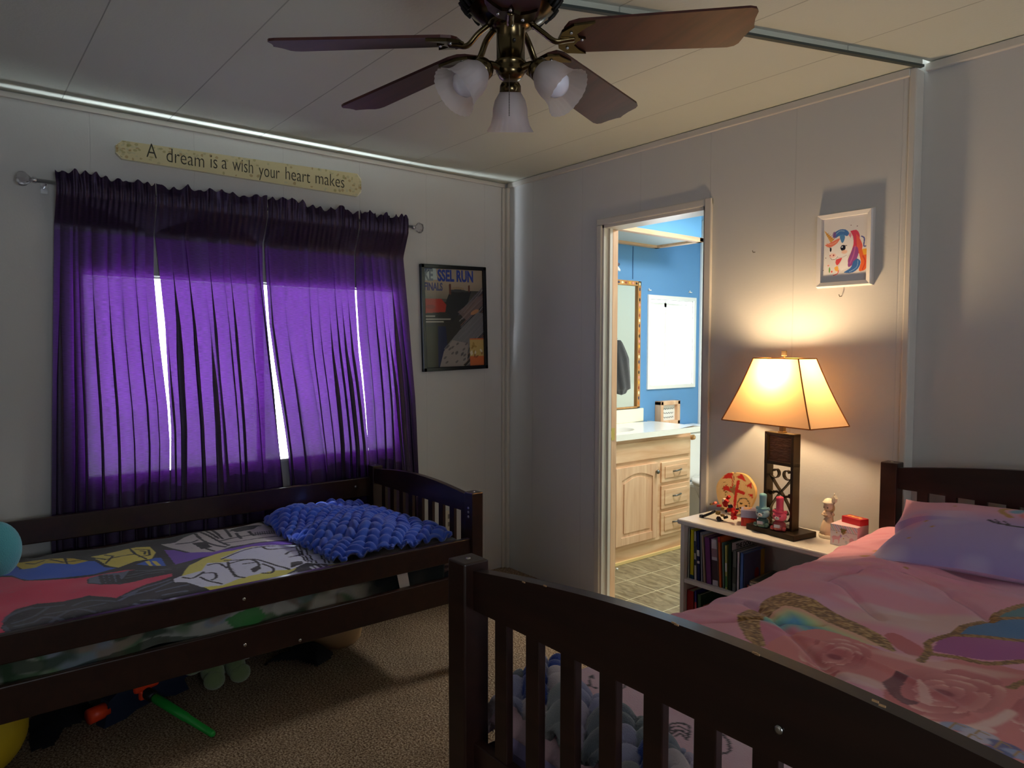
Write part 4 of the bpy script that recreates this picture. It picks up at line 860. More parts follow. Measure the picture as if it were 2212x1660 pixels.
# ---- chunky knitted throws
def knit(name, label, outline, zbase, lift, pal, m, cell=0.040, edge=0.05, ang=0.5, group=None, zfun=None, seed=1, res=0.0042, amp=0.016):
    O = np.asarray(outline)[:, :2]; x0, y0 = O.min(0)-0.01; x1, y1 = O.max(0)+0.01
    nu, nv = int((x1-x0)/res), int((y1-y0)/res)
    XX, YY = np.meshgrid(np.linspace(x0, x1, nu), np.linspace(y0, y1, nv), indexing='ij'); XX = XX.ravel(); YY = YY.ravel()
    pt = Paint(np.c_[XX, YY], (128, 128, 128)); wob = 0.012*(vnoise(XX, YY, 14, seed)-0.5)
    P0 = pt.P.copy(); pt.P = P0+wob[:, None]; ins = pt._in(O); d = pt.dist(np.vstack([O, O[:1]])); pt.P = P0
    cs, sn = math.cos(ang), math.sin(ang)
    wx = XX+0.06*(vnoise(XX, YY, 7, seed+1)-0.5); wy = YY+0.06*(vnoise(XX, YY, 7, seed+2)-0.5)
    U_ = (wx*cs+wy*sn)/cell; V_ = (-wx*sn+wy*cs)/(cell*0.85)
    col_ = np.floor(U_).astype(int); par = col_ % 2; fu = U_-col_-0.5
    V2 = V_+np.where(par == 0, 1, -1)*fu*0.45+0.5*np.random.RandomState(seed).rand(512)[col_ % 512]
    row = np.floor(V2).astype(int); fv = V2-row-0.5
    r2 = (fu/0.54)**2+(fv/0.54)**2; bump = np.sqrt(np.clip(1-r2*0.88, 0, 1))
    hs = ((col_*73856093) ^ (row*19349663)) % 997/997.0
    if zfun is None: base = zbase+lift*(1-np.exp(-d/edge))+0.05*tri_noise(XX, YY, 6, seed+4)*(1-np.exp(-d/0.04))
    else: base = zfun(XX, YY, d)
    Z = base+amp*bump*(0.8+0.4*hs)
    pal = np.array([rgb(*c) for c in pal])
    big = (np.random.RandomState(seed+7).randint(0, 9973, (256, 256))[col_ % 256, ((row+col_) // 2) % 256]) % len(pal)
    C = pal[big]
    o = grid_mesh(name, np.c_[XX, YY, Z], nu, nv, C, m, keep=ins)
    md = o.modifiers.new('thickness', 'SOLIDIFY'); md.thickness = 0.015; md.offset = -1
    tag(o, label, 'blanket', group); return o
CHEN = painted('chenille', 1.0, sheen=0.5, bump=0.7, bscale=420, spec=0.1)
ol = [at(x, y, 2, 0.60) for x, y in ((566, 1112), (590, 1092), (640, 1084), (705, 1078), (785, 1080), (865, 1106), (950, 1128), (985, 1144), (996, 1166), (900, 1196), (770, 1214), (728, 1200), (690, 1178), (640, 1158), (592, 1132))]
ol = [(min(max(p[0], 0.125), 0.955), min(p[1], -0.998)) for p in ol]
knit('knitted_throw', 'royal blue chunky knitted throw heaped on the bed by the window', ol, 0.560, 0.055, [(42, 78, 190), (48, 88, 200)], CHEN, 0.046, 0.06, 0.9, seed=4, amp=0.024)
# dark folded covers and hanging blanket between the near rails
nu, nv = 200, 30; V = []; C = []
ys = np.linspace(-2.84, -1.10, nu)
zz = np.linspace(0, 1, nv)
P2 = []
for y in ys:
    for s_ in zz:
        top, bot = 0.50, 0.372+0.03*math.sin(y*5)
        V.append((0.955-0.012*math.sin(y*14+s_*2)-0.010*math.sin(y*31), y, bot+(top-bot)*s_)); P2.append((y, bot+(top-bot)*s_))
P2 = np.array(P2)
pt = Paint(P2, (150, 152, 146))
wp = P2+0.03*np.c_[vnoise(P2[:, 0]+5, P2[:, 1], 18, 71)-0.5, vnoise(P2[:, 0]+9, P2[:, 1], 18, 72)-0.5]
for k, c_ in enumerate(((84, 120, 76), (120, 132, 150), (60, 96, 56), (130, 116, 104), (176, 176, 168), (40, 62, 42))):
    q_ = vnoise(wp[:, 0]*1.0+k*3, wp[:, 1]*1.8+k, 9+k, 80+k); pt.set(np.clip((q_-0.62)*9, 0, 1), c_, 0.85)
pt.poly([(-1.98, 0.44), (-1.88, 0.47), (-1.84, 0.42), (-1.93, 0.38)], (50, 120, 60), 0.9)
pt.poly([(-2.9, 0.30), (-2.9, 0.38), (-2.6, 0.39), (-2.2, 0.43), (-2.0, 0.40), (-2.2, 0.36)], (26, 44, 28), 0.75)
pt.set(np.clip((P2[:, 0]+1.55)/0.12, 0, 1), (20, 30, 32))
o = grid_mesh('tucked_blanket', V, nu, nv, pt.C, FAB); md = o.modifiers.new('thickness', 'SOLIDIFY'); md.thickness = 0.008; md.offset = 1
tag(o, 'green and grey mottled blanket tucked between the near rails of the window bed', 'blanket')
def tagp(name, label, px4, X, m, dz=0.0):
    v = [at(x, y, 0, X) for x, y in px4]
    mb = MB(); n = [(q[0], q[1], q[2]) for q in v]+[(q[0]-0.002, q[1], q[2]) for q in v]
    mb._add(n, [(0, 1, 2, 3), (7, 6, 5, 4), (0, 4, 5, 1), (1, 5, 6, 2), (2, 6, 7, 3), (3, 7, 4, 0)])
    o = mb.build(name, m); tag(o, label, 'fabric tag'); return o
TAGW = mat('satin_tag', rgb(214, 208, 200), 0.5)
tagp('fabric_tag', 'large white care tag hanging between the bed rails near the bed end', [(858, 1243), (880, 1237), (887, 1276), (866, 1281)], 0.970, TAGW)
tagp('fabric_tag', 'crumpled white tag on the mottled green blanket between the rails', [(240, 1415), (275, 1401), (285, 1421), (246, 1433)], 0.970, TAGW)
# dark cushion-like bundle under the rail near the bed end + dark blue fold
mb = MB().ell((0.86, -1.40, 0.44), (0.10, 0.16, 0.05), 20, 12)
o = mb.build('folded_cover', mat('dark_teal_cloth', rgb(22, 30, 34), 0.95, bump=0.5, bscale=60)); tag(o, 'dark green folded cover bulging between the rails near the knitted throw', 'cover')
mb = MB().ell((0.90, -1.10, 0.425), (0.05, 0.08, 0.018), 18, 10).ell((0.90, -1.07, 0.447), (0.05, 0.05, 0.014), 18, 10)
o = mb.build('storybook_stack', mat('dark_book_pile', rgb(96, 76, 72), 0.6, var=0.4, vscale=30)); tag(o, 'small muddled pile of papers under the bed rail beside the foot post', 'papers')
# teal plush at the frame's edge, yellow ball, floor clutter
P = at(-14, 1190, 0, 0.30)
t = thing('teal_cushion', 'round teal plush cushion leaning at the outer end of the window bed', 'cushion', tuple(P))
MB().ell(P, (0.06, 0.085, 0.105), 28, 18).build('cushion_body', mat('teal_plush', rgb(90, 176, 186), 0.95, bump=0.6, bscale=260, sheen=0.5), t)
MB().tube([(P[0]+0.061*math.sin(a)*0.99, P[1], P[2]+0.106*math.cos(a)) for a in [2*PI*k/40 for k in range(41)]], 0.0025, 6).build('seam', mat('teal_seam', rgb(60, 130, 140), 0.9), t)
P = at(-62, 1585, 2, 0.15)
t = thing('yellow_ball', 'big dull yellow ball on the carpet under the window bed', 'ball', (P[0], P[1], 0.152))
MB().ell((P[0], P[1], 0.152), (0.15, 0.15, 0.15), 36, 24).build('ball_body', mat('yellow_vinyl', rgb(206, 176, 38), 0.45), t)
MB().lathe([(0.001, 0.0), (0.006, 0.001), (0.006, -0.003)], 12, (P[0]+0.08, P[1]-0.1, 0.152+0.078), (0.5, -0.6, 0.5), cap=False).build('valve', BLACK, t)
def cloth_patch(name, label, cat, outline, m, seed, h=0.03):
    O = np.array([at(x, y, 2, 0.01) for x, y in outline])[:, :2]; x0, y0 = O.min(0); x1, y1 = O.max(0); res = 0.006
    nu, nv = max(8, int((x1-x0)/res)), max(8, int((y1-y0)/res))
    XX, YY = np.meshgrid(np.linspace(x0, x1, nu), np.linspace(y0, y1, nv), indexing='ij'); XX = XX.ravel(); YY = YY.ravel()
    pt = Paint(np.c_[XX, YY], (0, 0, 0)); ins = pt._in(O); d = pt.dist(np.vstack([O, O[:1]]))
    Z = 0.004+h*(1-np.exp(-d/0.03))*(0.5+vnoise(XX, YY, 16, seed))
    o = grid_mesh(name, np.c_[XX, YY, Z], nu, nv, None, m, keep=ins); md = o.modifiers.new('thickness', 'SOLIDIFY'); md.thickness = 0.004; md.offset = -1
    tag(o, label, cat); return o
DK = mat('black_cloth', rgb(15, 16, 22), 0.95)
cloth_patch('black_jacket', 'crumpled black cloth on the carpet beside the yellow ball', 'clothes', [(60, 1560), (110, 1520), (250, 1500), (215, 1545), (140, 1572), (116, 1610), (62, 1622)], DK, 3)
cloth_patch('black_trousers', 'black trouser leg on the carpet under the window bed, cuff outward', 'clothes', [(560, 1440), (640, 1395), (690, 1392), (722, 1408), (716, 1420), (684, 1440), (640, 1425), (590, 1430)], DK, 5, 0.04)
cloth_patch('grey_sheet', 'grey and green crumpled sheet on the carpet behind the toy blaster', 'cloth', [(140, 1530), (220, 1500), (260, 1505), (255, 1530), (180, 1545)], mat('grey_cloth', rgb(120, 124, 122), 0.95), 6)
P = at(735, 1355, 2, 0.08)
t = thing('storage_bucket', 'beige round tub pushed under the window bed beside the green plush', 'tub', (P[0]-0.03, P[1], 0))
c0 = (P[0]-0.05, P[1], 0)
MB().lathe([(0.10, 0.0), (0.115, 0.02), (0.13, 0.11), (0.12, 0.112), (0.1, 0.03)], 28, c0).build('tub_body', mat('beige_tub', rgb(176, 140, 100), 0.5), t)
MB().lathe([(0.131, 0.10), (0.136, 0.104), (0.136, 0.122), (0.122, 0.124)], 28, c0).build('rim', mat('cream_rim', rgb(214, 208, 150), 0.5), t)
# green plush sitting on the carpet
PL = mat('sage_plush', rgb(122, 140, 92), 0.98, bump=0.9, bscale=240, sheen=0.5)
P = at(490, 1480, 2, 0.0); t = thing('plush_toy', 'pale green plush toy slumped on the carpet by the bed rail', 'plush toy', (P[0]-0.05, P[1], 0))
x, y = P[0]-0.06, P[1]
MB().ell((x-0.05, y+0.0, 0.12), (0.07, 0.085, 0.12), 22, 14).ell((x-0.06, y+0.01, 0.25), (0.06, 0.075, 0.06), 20, 12).build('body', PL, t)
for s_, q in ((-1, 0.3), (1, -0.1)):
    MB().ell((x+0.025, y+s_*0.045, 0.055), (0.06, 0.04, 0.048), 18, 12, M=Matrix.Rotation(q, 3, 'Z')).ell((x+0.07, y+s_*0.05, 0.038), (0.028, 0.042, 0.038), 16, 10).build('leg', PL, t)
MB().ell((x+0.02, y-0.10, 0.10), (0.03, 0.055, 0.032), 16, 10, M=Matrix.Rotation(0.5, 3, 'X')).build('arm', PL, t)
q = at(660, 1378, 2, 0.05); o_ = thing('plush_toy', 'second pale green plush lying behind the black trouser leg under the bed', 'plush toy', (q[0]-0.05, q[1], 0))
MB().ell((q[0]-0.06, q[1]-0.02, 0.055), (0.06, 0.10, 0.055), 20, 12).ell((q[0]-0.03, q[1]+0.05, 0.055), (0.05, 0.045, 0.05), 18, 10).build('body', PL, o_)
# toy blaster
P = at(300, 1510, 2, 0.06); t = thing('toy_blaster', 'dark blue toy dart blaster with orange parts on the carpet', 'toy', (P[0], P[1], 0))
NB = mat('dark_blue_plastic', rgb(26, 36, 58), 0.4); OR = mat('orange_plastic', rgb(240, 70, 30), 0.4)
a0, a1 = at(205, 1560, 2, 0.03), at(445, 1450, 2, 0.03); dv = Vector((a1[0]-a0[0], a1[1]-a0[1], 0)); L = dv.length; an = math.atan2(dv.y, dv.x)
Mt = Matrix.Translation(Vector((a0[0], a0[1], 0.0))) @ Matrix.Rotation(an, 4, 'Z')
mb = MB().prism([(0.02, 0.0), (0.10, 0.0), (0.14, 0.015), (0.24, 0.02), (0.30, 0.0), (0.36, 0.0), (0.34, 0.05), (0.42, 0.07), (0.40, 0.115), (0.28, 0.10), (0.22, 0.12), (0.08, 0.115), (0.04, 0.09)], 1, -0.022, 0.028, M=Mt)
mb.build('blaster_body', NB, t)
MB().tube([Mt @ Vector((-0.02, 0.003, 0.055)), Mt @ Vector((0.045, 0.003, 0.055))], 0.027, 16).build('muzzle', OR, t)
MB().box(0.13, 0.23, -0.035, 0.036, 0.075, 0.118, 0.012, M=Mt).box(0.15, 0.18, -0.036, 0.037, 0.045, 0.08, 0.006, M=Mt).build('cocking_slide', OR, t)
MB().box(0.36, 0.385, -0.03, 0.03, 0.075, 0.10, 0.004, M=Mt).build('trigger', mat('orange_dull', rgb(220, 110, 70), 0.5), t)
# green toy sword
a0, a1 = at(334, 1508, 2, 0.06), at(462, 1588, 2, 0.018)
t = thing('toy_sword', 'green plastic telescopic toy sword lying on the carpet', 'toy', (a1[0], a1[1], 0))
a0 = Vector(a0); a1 = Vector(a1); GR = mat('green_plastic', rgb(30, 150, 56), 0.35)
mid = a0.lerp(a1, 0.55)
mb = MB().tube([a0, a0.lerp(a1, 0.02), mid, mid+(a1-a0)*0.002, a1-(a1-a0).normalized()*0.006, a1], [0.0155, 0.017, 0.0155, 0.0135, 0.0115, 0.007], 18, smooth=True); mb.build('blade', GR, t)
dr = (a0-a1).normalized(); MB().tube([a0+dr*0.004, a0+dr*0.01, a0+dr*0.17], [0.012, 0.021, 0.021], 18).build('hilt', mat('sword_hilt', rgb(40, 40, 44), 0.4, 0.5), t)
o = MB().ell((0, 0, 0.012), (0.012, 0.014, 0.011), 12, 8).build('toy_ring', mat('brass_toy', rgb(160, 150, 60), 0.3, 0.8)); P = at(268, 1503, 2, 0.012); o.location = (P[0], P[1], 0.001); tag(o, 'small brassy bauble on the carpet behind the toy blaster', 'trinket')
P = at(534, 1437, 0, 0.93); o = MB().box(-0.002, 0.002, -0.012, 0.012, -0.02, 0.0).build('plush_tag', TAGW); q = at(541, 1437, 2, 0.03)
o.location = (q[0]-0.05, q[1], 0.058); tag(o, 'small white sewn tag beside the pale green plush', 'fabric tag')
# a strip of papers or books under the bed edge
# ================================================================== PINK BED
t = thing('mattress', 'mattress on the near bed under the pink comforter, lavender sheet', 'mattress', (2.85, -1.0, 0.45))
MB().box(2.335, 3.39, -1.875, -0.095, 0.42, 0.635, 0.045).build('mattress_core', mat('lavender_sheet', rgb(176, 164, 214), 0.9), t)
MB().box(2.31, 3.41, -1.87, -0.10, 0.38, 0.42).build('slat_base', ESP, t)
# pink doodle blanket over the foot of the mattress
nu, nv = 260, 190; x0, x1, y0, y1 = 2.30, 3.42, -1.87, -1.18
XX, YY = np.meshgrid(np.linspace(x0, x1, nu), np.linspace(y0, y1, nv), indexing='ij'); XX = XX.ravel(); YY = YY.ravel()
pt = Paint(np.c_[XX, YY], (226, 186, 200)); pt.set(vnoise(XX, YY, 40, 9), (240, 212, 220), 0.5)
DG = (64, 52, 60); zz = 0.655
def G(*p): return [at(940+x/3.458, 1180+y/3.458, 2, zz) for x, y in p]
for q in (((1160, 1060), (1155, 1000), (1175, 985), (1180, 1010)), ((1350, 1070), (1400, 1090), (1440, 1040)), ((1040, 1020), (1090, 1045), (1210, 1090)), ((1740, 1430), (1745, 1380), (1810, 1355), (1890, 1380), (1895, 1440), (1880, 1480)), ((1755, 1430), (1765, 1395), (1820, 1380), (1880, 1410)), ((1770, 1440), (1790, 1415), (1830, 1410), (1880, 1440)), ((1790, 1450), (1830, 1435), (1870, 1470)), ((1880, 1245), (1900, 1265), (1915, 1245))): pt.line(smooth_path(G(*q), 6), 0.005, DG)
def H2(*p): return [at(1250+x/2.299, 1330+y/2.299, 2, zz) for x, y in p]
pt.line(smooth_path(H2((665, 660), (670, 610), (695, 605), (740, 650), (745, 700), (690, 715), (660, 700)), 6), 0.0055, DG); pt.line(H2((990, 680), (1000, 710)), 0.006, DG); pt.ell(H2((676, 655))[0], 0.006, 0.006, DG)
for k in range(8): 
    c = (2.75+0.6*rng.rand(), -1.8+0.4*rng.rand()); pt.line([(c[0]+0.03*math.sin(a), c[1]+0.022*math.cos(a)) for a in [k_*0.6 for k_ in range(11)]], 0.004, DG)
ed = np.minimum.reduce([XX-x0, x1-XX, YY-y0]); Z = 0.648+0.018*(1-np.exp(-ed/0.03))+0.012*tri_noise(XX, YY, 5, 12)-0.05*np.exp(-(YY-y0)/0.02)*0.6
o = grid_mesh('doodle_blanket', np.c_[XX, YY, Z], nu, nv, pt.C, painted('pink_fleece', 0.98, sheen=0.4, bump=0.5, bscale=300)); md = o.modifiers.new('thickness', 'SOLIDIFY'); md.thickness = 0.008; md.offset = -1
tag(o, 'pale pink fleece blanket with dark doodled hearts and rainbows, behind the footboard slats', 'blanket')
# multicolour chunky throw
O = [at(x, y, 2, 0.69) for x, y in ((1030, 1490), (1045, 1440), (1060, 1400), (1098, 1362), (1150, 1385), (1215, 1405), (1232, 1428), (1262, 1470), (1310, 1500), (1385, 1540), (1440, 1575), (1500, 1630), (1545, 1700), (1500, 1760), (1300, 1760), (1160, 1690), (1090, 1625), (1050, 1590))]
O = [(max(2.235, p[0]), max(-1.872, p[1])) for p in O]
def zf(x, y, d):
    b = 0.662+0.055*(1-np.exp(-d/0.05))+0.025*tri_noise(x, y, 6, 21)
    return np.where(x < 2.34, b-1.9*np.clip(2.34-x, 0, 1)**1.0*np.clip((2.34-x)/0.05, 0, 1)*0.6, b)
knit('knitted_throw', 'chunky knitted throw in blue, grey and cream behind the footboard slats', O, 0.66, 0.05, [(158, 160, 196), (140, 148, 156), (222, 208, 214), (120, 128, 140), (168, 168, 200), (56, 78, 156), (150, 156, 162), (190, 180, 206), (128, 134, 146)], CHEN, 0.046, ang=0.75, zfun=zf, seed=9, res=0.0036, amp=0.026)
# comforter
nu, nv = 420, 430
sx = np.linspace(-0.30, 1.22, nu); sy = np.linspace(-1.47, -0.095, nv)
SX, SY = np.meshgrid(sx, sy, indexing='ij'); SX = SX.ravel(); SY = SY.ravel()
Rr = 0.07; XE = 2.315
def drape(s_):          # s: distance across from the bed edge -> x, z
    x = np.where(s_ > 0, XE+s_, XE-Rr*np.sin(np.clip(-s_/Rr, 0, PI/2)))
    z = np.where(s_ > 0, 0.0, -(Rr-Rr*np.cos(np.clip(-s_/Rr, 0, PI/2)))-np.clip(-s_-Rr*PI/2, 0, 9))
    return x, z
X_, Zd = drape(SX)
rightx = 3.40; over = np.clip(X_-rightx, 0, 9); X_ = np.minimum(X_, rightx+0.05*np.tanh(over/0.05)); Zd = Zd-np.clip(over-0.02, 0, 9)
P2 = np.c_[XE+SX, SY]
top = 0.693+0.036*np.clip((SX+0.02)/0.22, 0, 1)+0.030*np.clip((SY+0.55)/0.45, 0, 1)
wr = np.zeros(len(SX))
for k in range(26):
    c = (XE-0.1+0.55*rng.rand()**1.3, -1.30+1.1*rng.rand()); a = -0.25+0.5*rng.rand(); L_ = 0.08+0.16*rng.rand(); w_ = 0.008+0.012*rng.rand()
    u = (P2[:, 0]-c[0])*math.cos(a)+(P2[:, 1]-c[1])*math.sin(a); v = -(P2[:, 0]-c[0])*math.sin(a)+(P2[:, 1]-c[1])*math.cos(a)+u*u*0.6
    wr += (0.004+0.005*rng.rand())*np.exp(-(u/L_)**2-(v/w_)**2)
Zt = top+Zd+0.022*tri_noise(P2[:, 0], P2[:, 1], 4.5, 31)+0.010*tri_noise(P2[:, 0], P2[:, 1], 10, 32)+wr
ZC = 0.722
def Cc(*p): return [at(1440+x/2.865, 1180+y/2.865, 2, ZC) for x, y in p]
pt = Paint(P2, (232, 160, 176))
pt.set(vnoise(P2[:, 0], P2[:, 1], 4, 41), (226, 150, 186), 0.35); pt.set(np.clip(vnoise(P2[:, 0], P2[:, 1]*2, 6, 42)*2-1, 0, 1), (206, 186, 214), 0.45)
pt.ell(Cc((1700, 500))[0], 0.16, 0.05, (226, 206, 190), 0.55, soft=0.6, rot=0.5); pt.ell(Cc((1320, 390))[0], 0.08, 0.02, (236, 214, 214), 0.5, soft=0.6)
# winged shapes
pt.poly(smooth_path(Cc((1790, 570), (1850, 530), (2000, 505), (2212, 500), (2400, 500), (2400, 640), (2212, 620), (2000, 600)), 5), (76, 120, 170))
pt.poly(smooth_path(Cc((2010, 500), (2060, 465), (2212, 410), (2400, 380), (2400, 500), (2212, 500)), 5), (84, 130, 140))
pt.poly(smooth_path(Cc((1640, 645), (1690, 590), (1790, 572), (2000, 600), (2212, 625), (2400, 640), (2400, 720), (2212, 722), (2000, 718), (1800, 680)), 5), (172, 92, 150))
GOLD = (172, 128, 76); GD = (128, 90, 52)
# ear: gold ring, rainbow inside
ear_o = smooth_path(Cc((445, 500), (440, 420), (500, 365), (562, 350), (620, 292), (740, 275), (830, 312), (900, 342), (1100, 440), (1250, 520), (1360, 580), (1420, 650)), 6)
ear_i = smooth_path(Cc((1330, 632), (1200, 562), (1020, 482), (880, 412), (780, 372), (720, 358), (640, 410), (585, 470), (580, 530), (600, 590), (612, 640)), 6)
fill = ear_i+Cc((900, 700), (1200, 700), (1330, 632))
pt.poly(ear_i+Cc((760, 620), (900, 560), (1150, 600)), (214, 128, 150))
for off, c_ in ((0.115, (196, 150, 160)), (0.098, (120, 190, 190)), (0.080, (92, 150, 196)), (0.060, (150, 196, 160)), (0.042, (214, 206, 150)), (0.024, (232, 176, 150))):
    d = pt.dist(Cc((640, 410), (720, 358), (880, 412), (1020, 482), (1330, 632))); m_ = pt._in(ear_i+Cc((760, 600), (900, 540), (1150, 600)))
    pt.set(m_*np.clip((off-d)/0.02, 0, 1), c_, 0.9)
ring = ear_o+Cc((1400, 662))+ear_i+Cc((560, 640), (490, 590))
m_ = pt._in(ring); nz = np.random.RandomState(3).rand(len(P2)); nz2 = vnoise(P2[:, 0]*1.0, P2[:, 1]*2.2, 130, 51)
pt.set(m_, GOLD); pt.set(m_*(nz2 > 0.55), GD); pt.set(m_*(nz2 < 0.28), (206, 168, 112))
def rose(cx, cy, rx, ry, seed):
    r_ = np.random.RandomState(seed)
    def petal(a, k, sz, base):
        px, py = cx+rx*k*math.cos(a), cy+ry*k*math.sin(a)
        E = [(px+rx*sz*(math.cos(b_)*0.62*math.cos(a)-math.sin(b_)*math.sin(a)), py+ry*sz*(math.cos(b_)*0.62*math.sin(a)+math.sin(b_)*math.cos(a))) for b_ in np.linspace(0, 2*PI, 22)]
        P_ = Cc(*E); m_ = pt._in(P_); c0_ = Cc((cx, cy))[0]; d0 = np.hypot(pt.P[:, 0]-c0_[0], pt.P[:, 1]-c0_[1])
        lo, hi = d0[m_].min() if m_.any() else 0, d0[m_].max() if m_.any() else 1
        g = np.clip((d0-lo)/max(1e-6, hi-lo), 0, 1)
        pt.set(m_, (176, 84, 92)); pt.set(m_*g**0.8, base); pt.set(m_*np.clip((g-0.82)/0.18, 0, 1), (246, 204, 196), 0.75)
    for ring, (k, sz, n) in enumerate(((0.66, 0.52, 5), (0.48, 0.44, 5), (0.32, 0.34, 4), (0.18, 0.24, 3))):
        for q in range(n): petal(seed+ring*0.7+q*2*PI/n+r_.uniform(-0.2, 0.2), k, sz*r_.uniform(0.9, 1.1), [(226, 142, 138), (218, 128, 128), (232, 154, 148)][q % 3])
    pt.ell(Cc((cx, cy))[0], 0.012, 0.009, (150, 60, 74), 0.9, soft=0.6)
pt.poly(smooth_path(Cc((600, 640), (720, 570), (860, 520), (980, 520), (1200, 600), (1350, 660), (1600, 720), (1800, 700), (2100, 760), (2400, 900), (2400, 1375), (1800, 1200), (1200, 860), (700, 700)), 5), (222, 134, 132))
pt.poly(smooth_path(Cc((1340, 560), (1420, 550), (1600, 640), (1560, 700), (1430, 640)), 4), (206, 112, 116))
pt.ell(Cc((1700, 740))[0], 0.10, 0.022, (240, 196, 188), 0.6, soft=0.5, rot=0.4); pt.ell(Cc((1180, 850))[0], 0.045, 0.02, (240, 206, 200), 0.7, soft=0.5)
rose(1040, 690, 235, 115, 1); rose(1720, 930, 400, 185, 4); rose(2330, 1060, 210, 130, 2)
pt.poly(smooth_path(Cc((1330, 870), (1420, 815), (1500, 830), (1450, 900), (1460, 960), (1560, 1000), (1480, 1010), (1380, 950)), 5), (104, 56, 66), 0.85)
pt.poly(smooth_path(Cc((1545, 855), (1575, 850), (1650, 995), (1570, 990)), 4), (240, 190, 184), 0.8)
for q in (((1640, 1130), (1900, 1150), (2130, 1050)), ((1500, 1080), (1700, 1140), (2000, 1160))): pt.line(smooth_path(Cc(*q), 5), 0.012, (242, 206, 196), 0.8, soft=0.006)
for q in (((1570, 720), (1620, 650), (1620, 600), (1700, 575), (1780, 562), (1850, 525), (2000, 502), (2050, 468), (2212, 405), (2400, 370)), ((1780, 570), (2000, 600), (2212, 625), (2400, 640)), ((1640, 665), (1800, 690), (2000, 735), (2212, 732), (2400, 725)), ((2000, 500), (2212, 500), (2400, 500)), ((2130, 910), (2212, 870), (2400, 820))):
    d = pt.dist(smooth_path(Cc(*q), 6)); m_ = d < 0.008; pt.set(m_, GOLD); pt.set(m_*(nz2 > 0.55), GD)
for k, (x, y) in enumerate(((1800, 1150), (1940, 1190), (2080, 1250), (2190, 1300), (1890, 1215), (2030, 1290))): pt.ell(Cc((x, y))[0], 0.024, 0.013, [(150, 160, 196), (198, 190, 206), (86, 100, 150)][k % 3], 0.9, soft=0.2, rot=0.5); pt.line(Cc((x-50, y+10), (x-10, y-25), (x+50, y+5)), 0.003, (178, 140, 90))
for x, y, r_ in ((1228, 78, 15), (1843, 112, 28), (1760, 150, 16), (1480, 163, 6), (1890, 22, 20), (1300, 40, 12)):
    pt.ell(Cc((x, y))[0], r_*0.0011, r_*0.0006, (190, 140, 80), 0.9, soft=0.15)
# quilting seams
seams = [Cc((560, 345), (640, 420), (860, 640), (1070, 840)), smooth_path(Cc((1330, 460), (1080, 250), (1000, 215), (1040, 190), (1160, 165), (1350, 165), (1560, 200), (1800, 350), (2000, 500)), 5), Cc((200, 440), (600, 458), (950, 478)), Cc((480, 290), (560, 350))]
for q in seams:
    d = pt.dist(q); pt.set(np.clip((0.003-d)/0.0025, 0, 1), (150, 96, 130), 0.45); Zt = Zt-0.010*np.exp(-(d/0.012)**2)
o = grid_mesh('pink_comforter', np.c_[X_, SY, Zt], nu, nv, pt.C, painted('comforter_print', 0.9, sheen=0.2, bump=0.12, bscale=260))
md = o.modifiers.new('thickness', 'SOLIDIFY'); md.thickness = 0.02; md.offset = -1
tag(o, 'pink comforter printed with roses, gold glitter unicorn ear and wings', 'comforter')
# pillow
nu, nv = 150, 110; uu, vv = np.meshgrid(np.linspace(-1, 1, nu), np.linspace(-1, 1, nv), indexing='ij'); uu = uu.ravel(); vv = vv.ravel()
hw, hh = 0.40, 0.225
th = 0.066*(np.clip(1-np.abs(uu)**2.6, 0, 1)**0.62)*(np.clip(1-np.abs(vv)**2.6, 0, 1)**0.62)
px_, py_ = uu*hw*(1-0.07*(1-vv**2)*np.abs(uu)**3), vv*hh*(1-0.07*(1-uu**2)*np.abs(vv)**3)
pt = Paint(np.c_[px_, py_], (166, 150, 204)); nzp = vnoise(px_+1, py_+1, 9, 61)
pt.set(np.clip((py_+0.02)/0.10, 0, 1), (222, 160, 186), 0.9); pt.set(np.clip(nzp*2.4-1.3, 0, 1)*(py_ < 0.06), (206, 196, 226), 0.8); pt.set(np.clip(vnoise(px_+2, py_+1, 13, 62)*3-2.1, 0, 1)*(py_ < 0.05), (222, 140, 176), 0.8)
k_ = np.array
def E2(x, y): return (x, y)
ex, ey = -0.03, 0.135
arc = [(ex+0.045*math.cos(a)-0.015, ey-0.02+0.055*math.sin(a)) for a in np.linspace(-2.8, 1.2, 9)]
pt.line(smooth_path([(-0.075, 0.05), (-0.105, 0.10), (-0.085, 0.15), (-0.03, 0.165), (0.05, 0.145), (0.13, 0.115)], 6), 0.018, (176, 136, 70))
pt.line(smooth_path([(-0.07, 0.10), (-0.05, 0.135), (0.0, 0.14), (0.09, 0.12)], 6), 0.022, (120, 170, 200), soft=0.008); pt.line(smooth_path([(-0.04, 0.11), (0.03, 0.12), (0.09, 0.105)], 6), 0.014, (222, 206, 150), soft=0.008)
for (x, y, rx_, ry_) in ((0.02, 0.075, 0.07, 0.04), (0.16, 0.07, 0.085, 0.05), (0.29, 0.08, 0.07, 0.05)):
    pt.ell((x, y), rx_, ry_, (224, 128, 130), soft=0.15)
    for k in (0.8, 0.55, 0.3): pt.line([(x+rx_*k*math.cos(a), y+ry_*k*math.sin(a)) for a in np.linspace(k*7, k*7+5, 14)], 0.006, (176, 74, 86), 0.8, soft=0.004)
    pt.ell((x+rx_*0.3, y+ry_*0.35), rx_*0.25, ry_*0.2, (244, 182, 176), 0.7, soft=0.4)
pt.line(smooth_path([(-0.12, 0.005), (-0.09, -0.012), (-0.03, -0.018), (0.02, -0.035), (0.06, -0.075)], 7), 0.009, (36, 32, 52))
for x in (-0.105, -0.085): pt.line([(x+0.02, -0.012), (x, 0.012)], 0.006, (36, 32, 52))
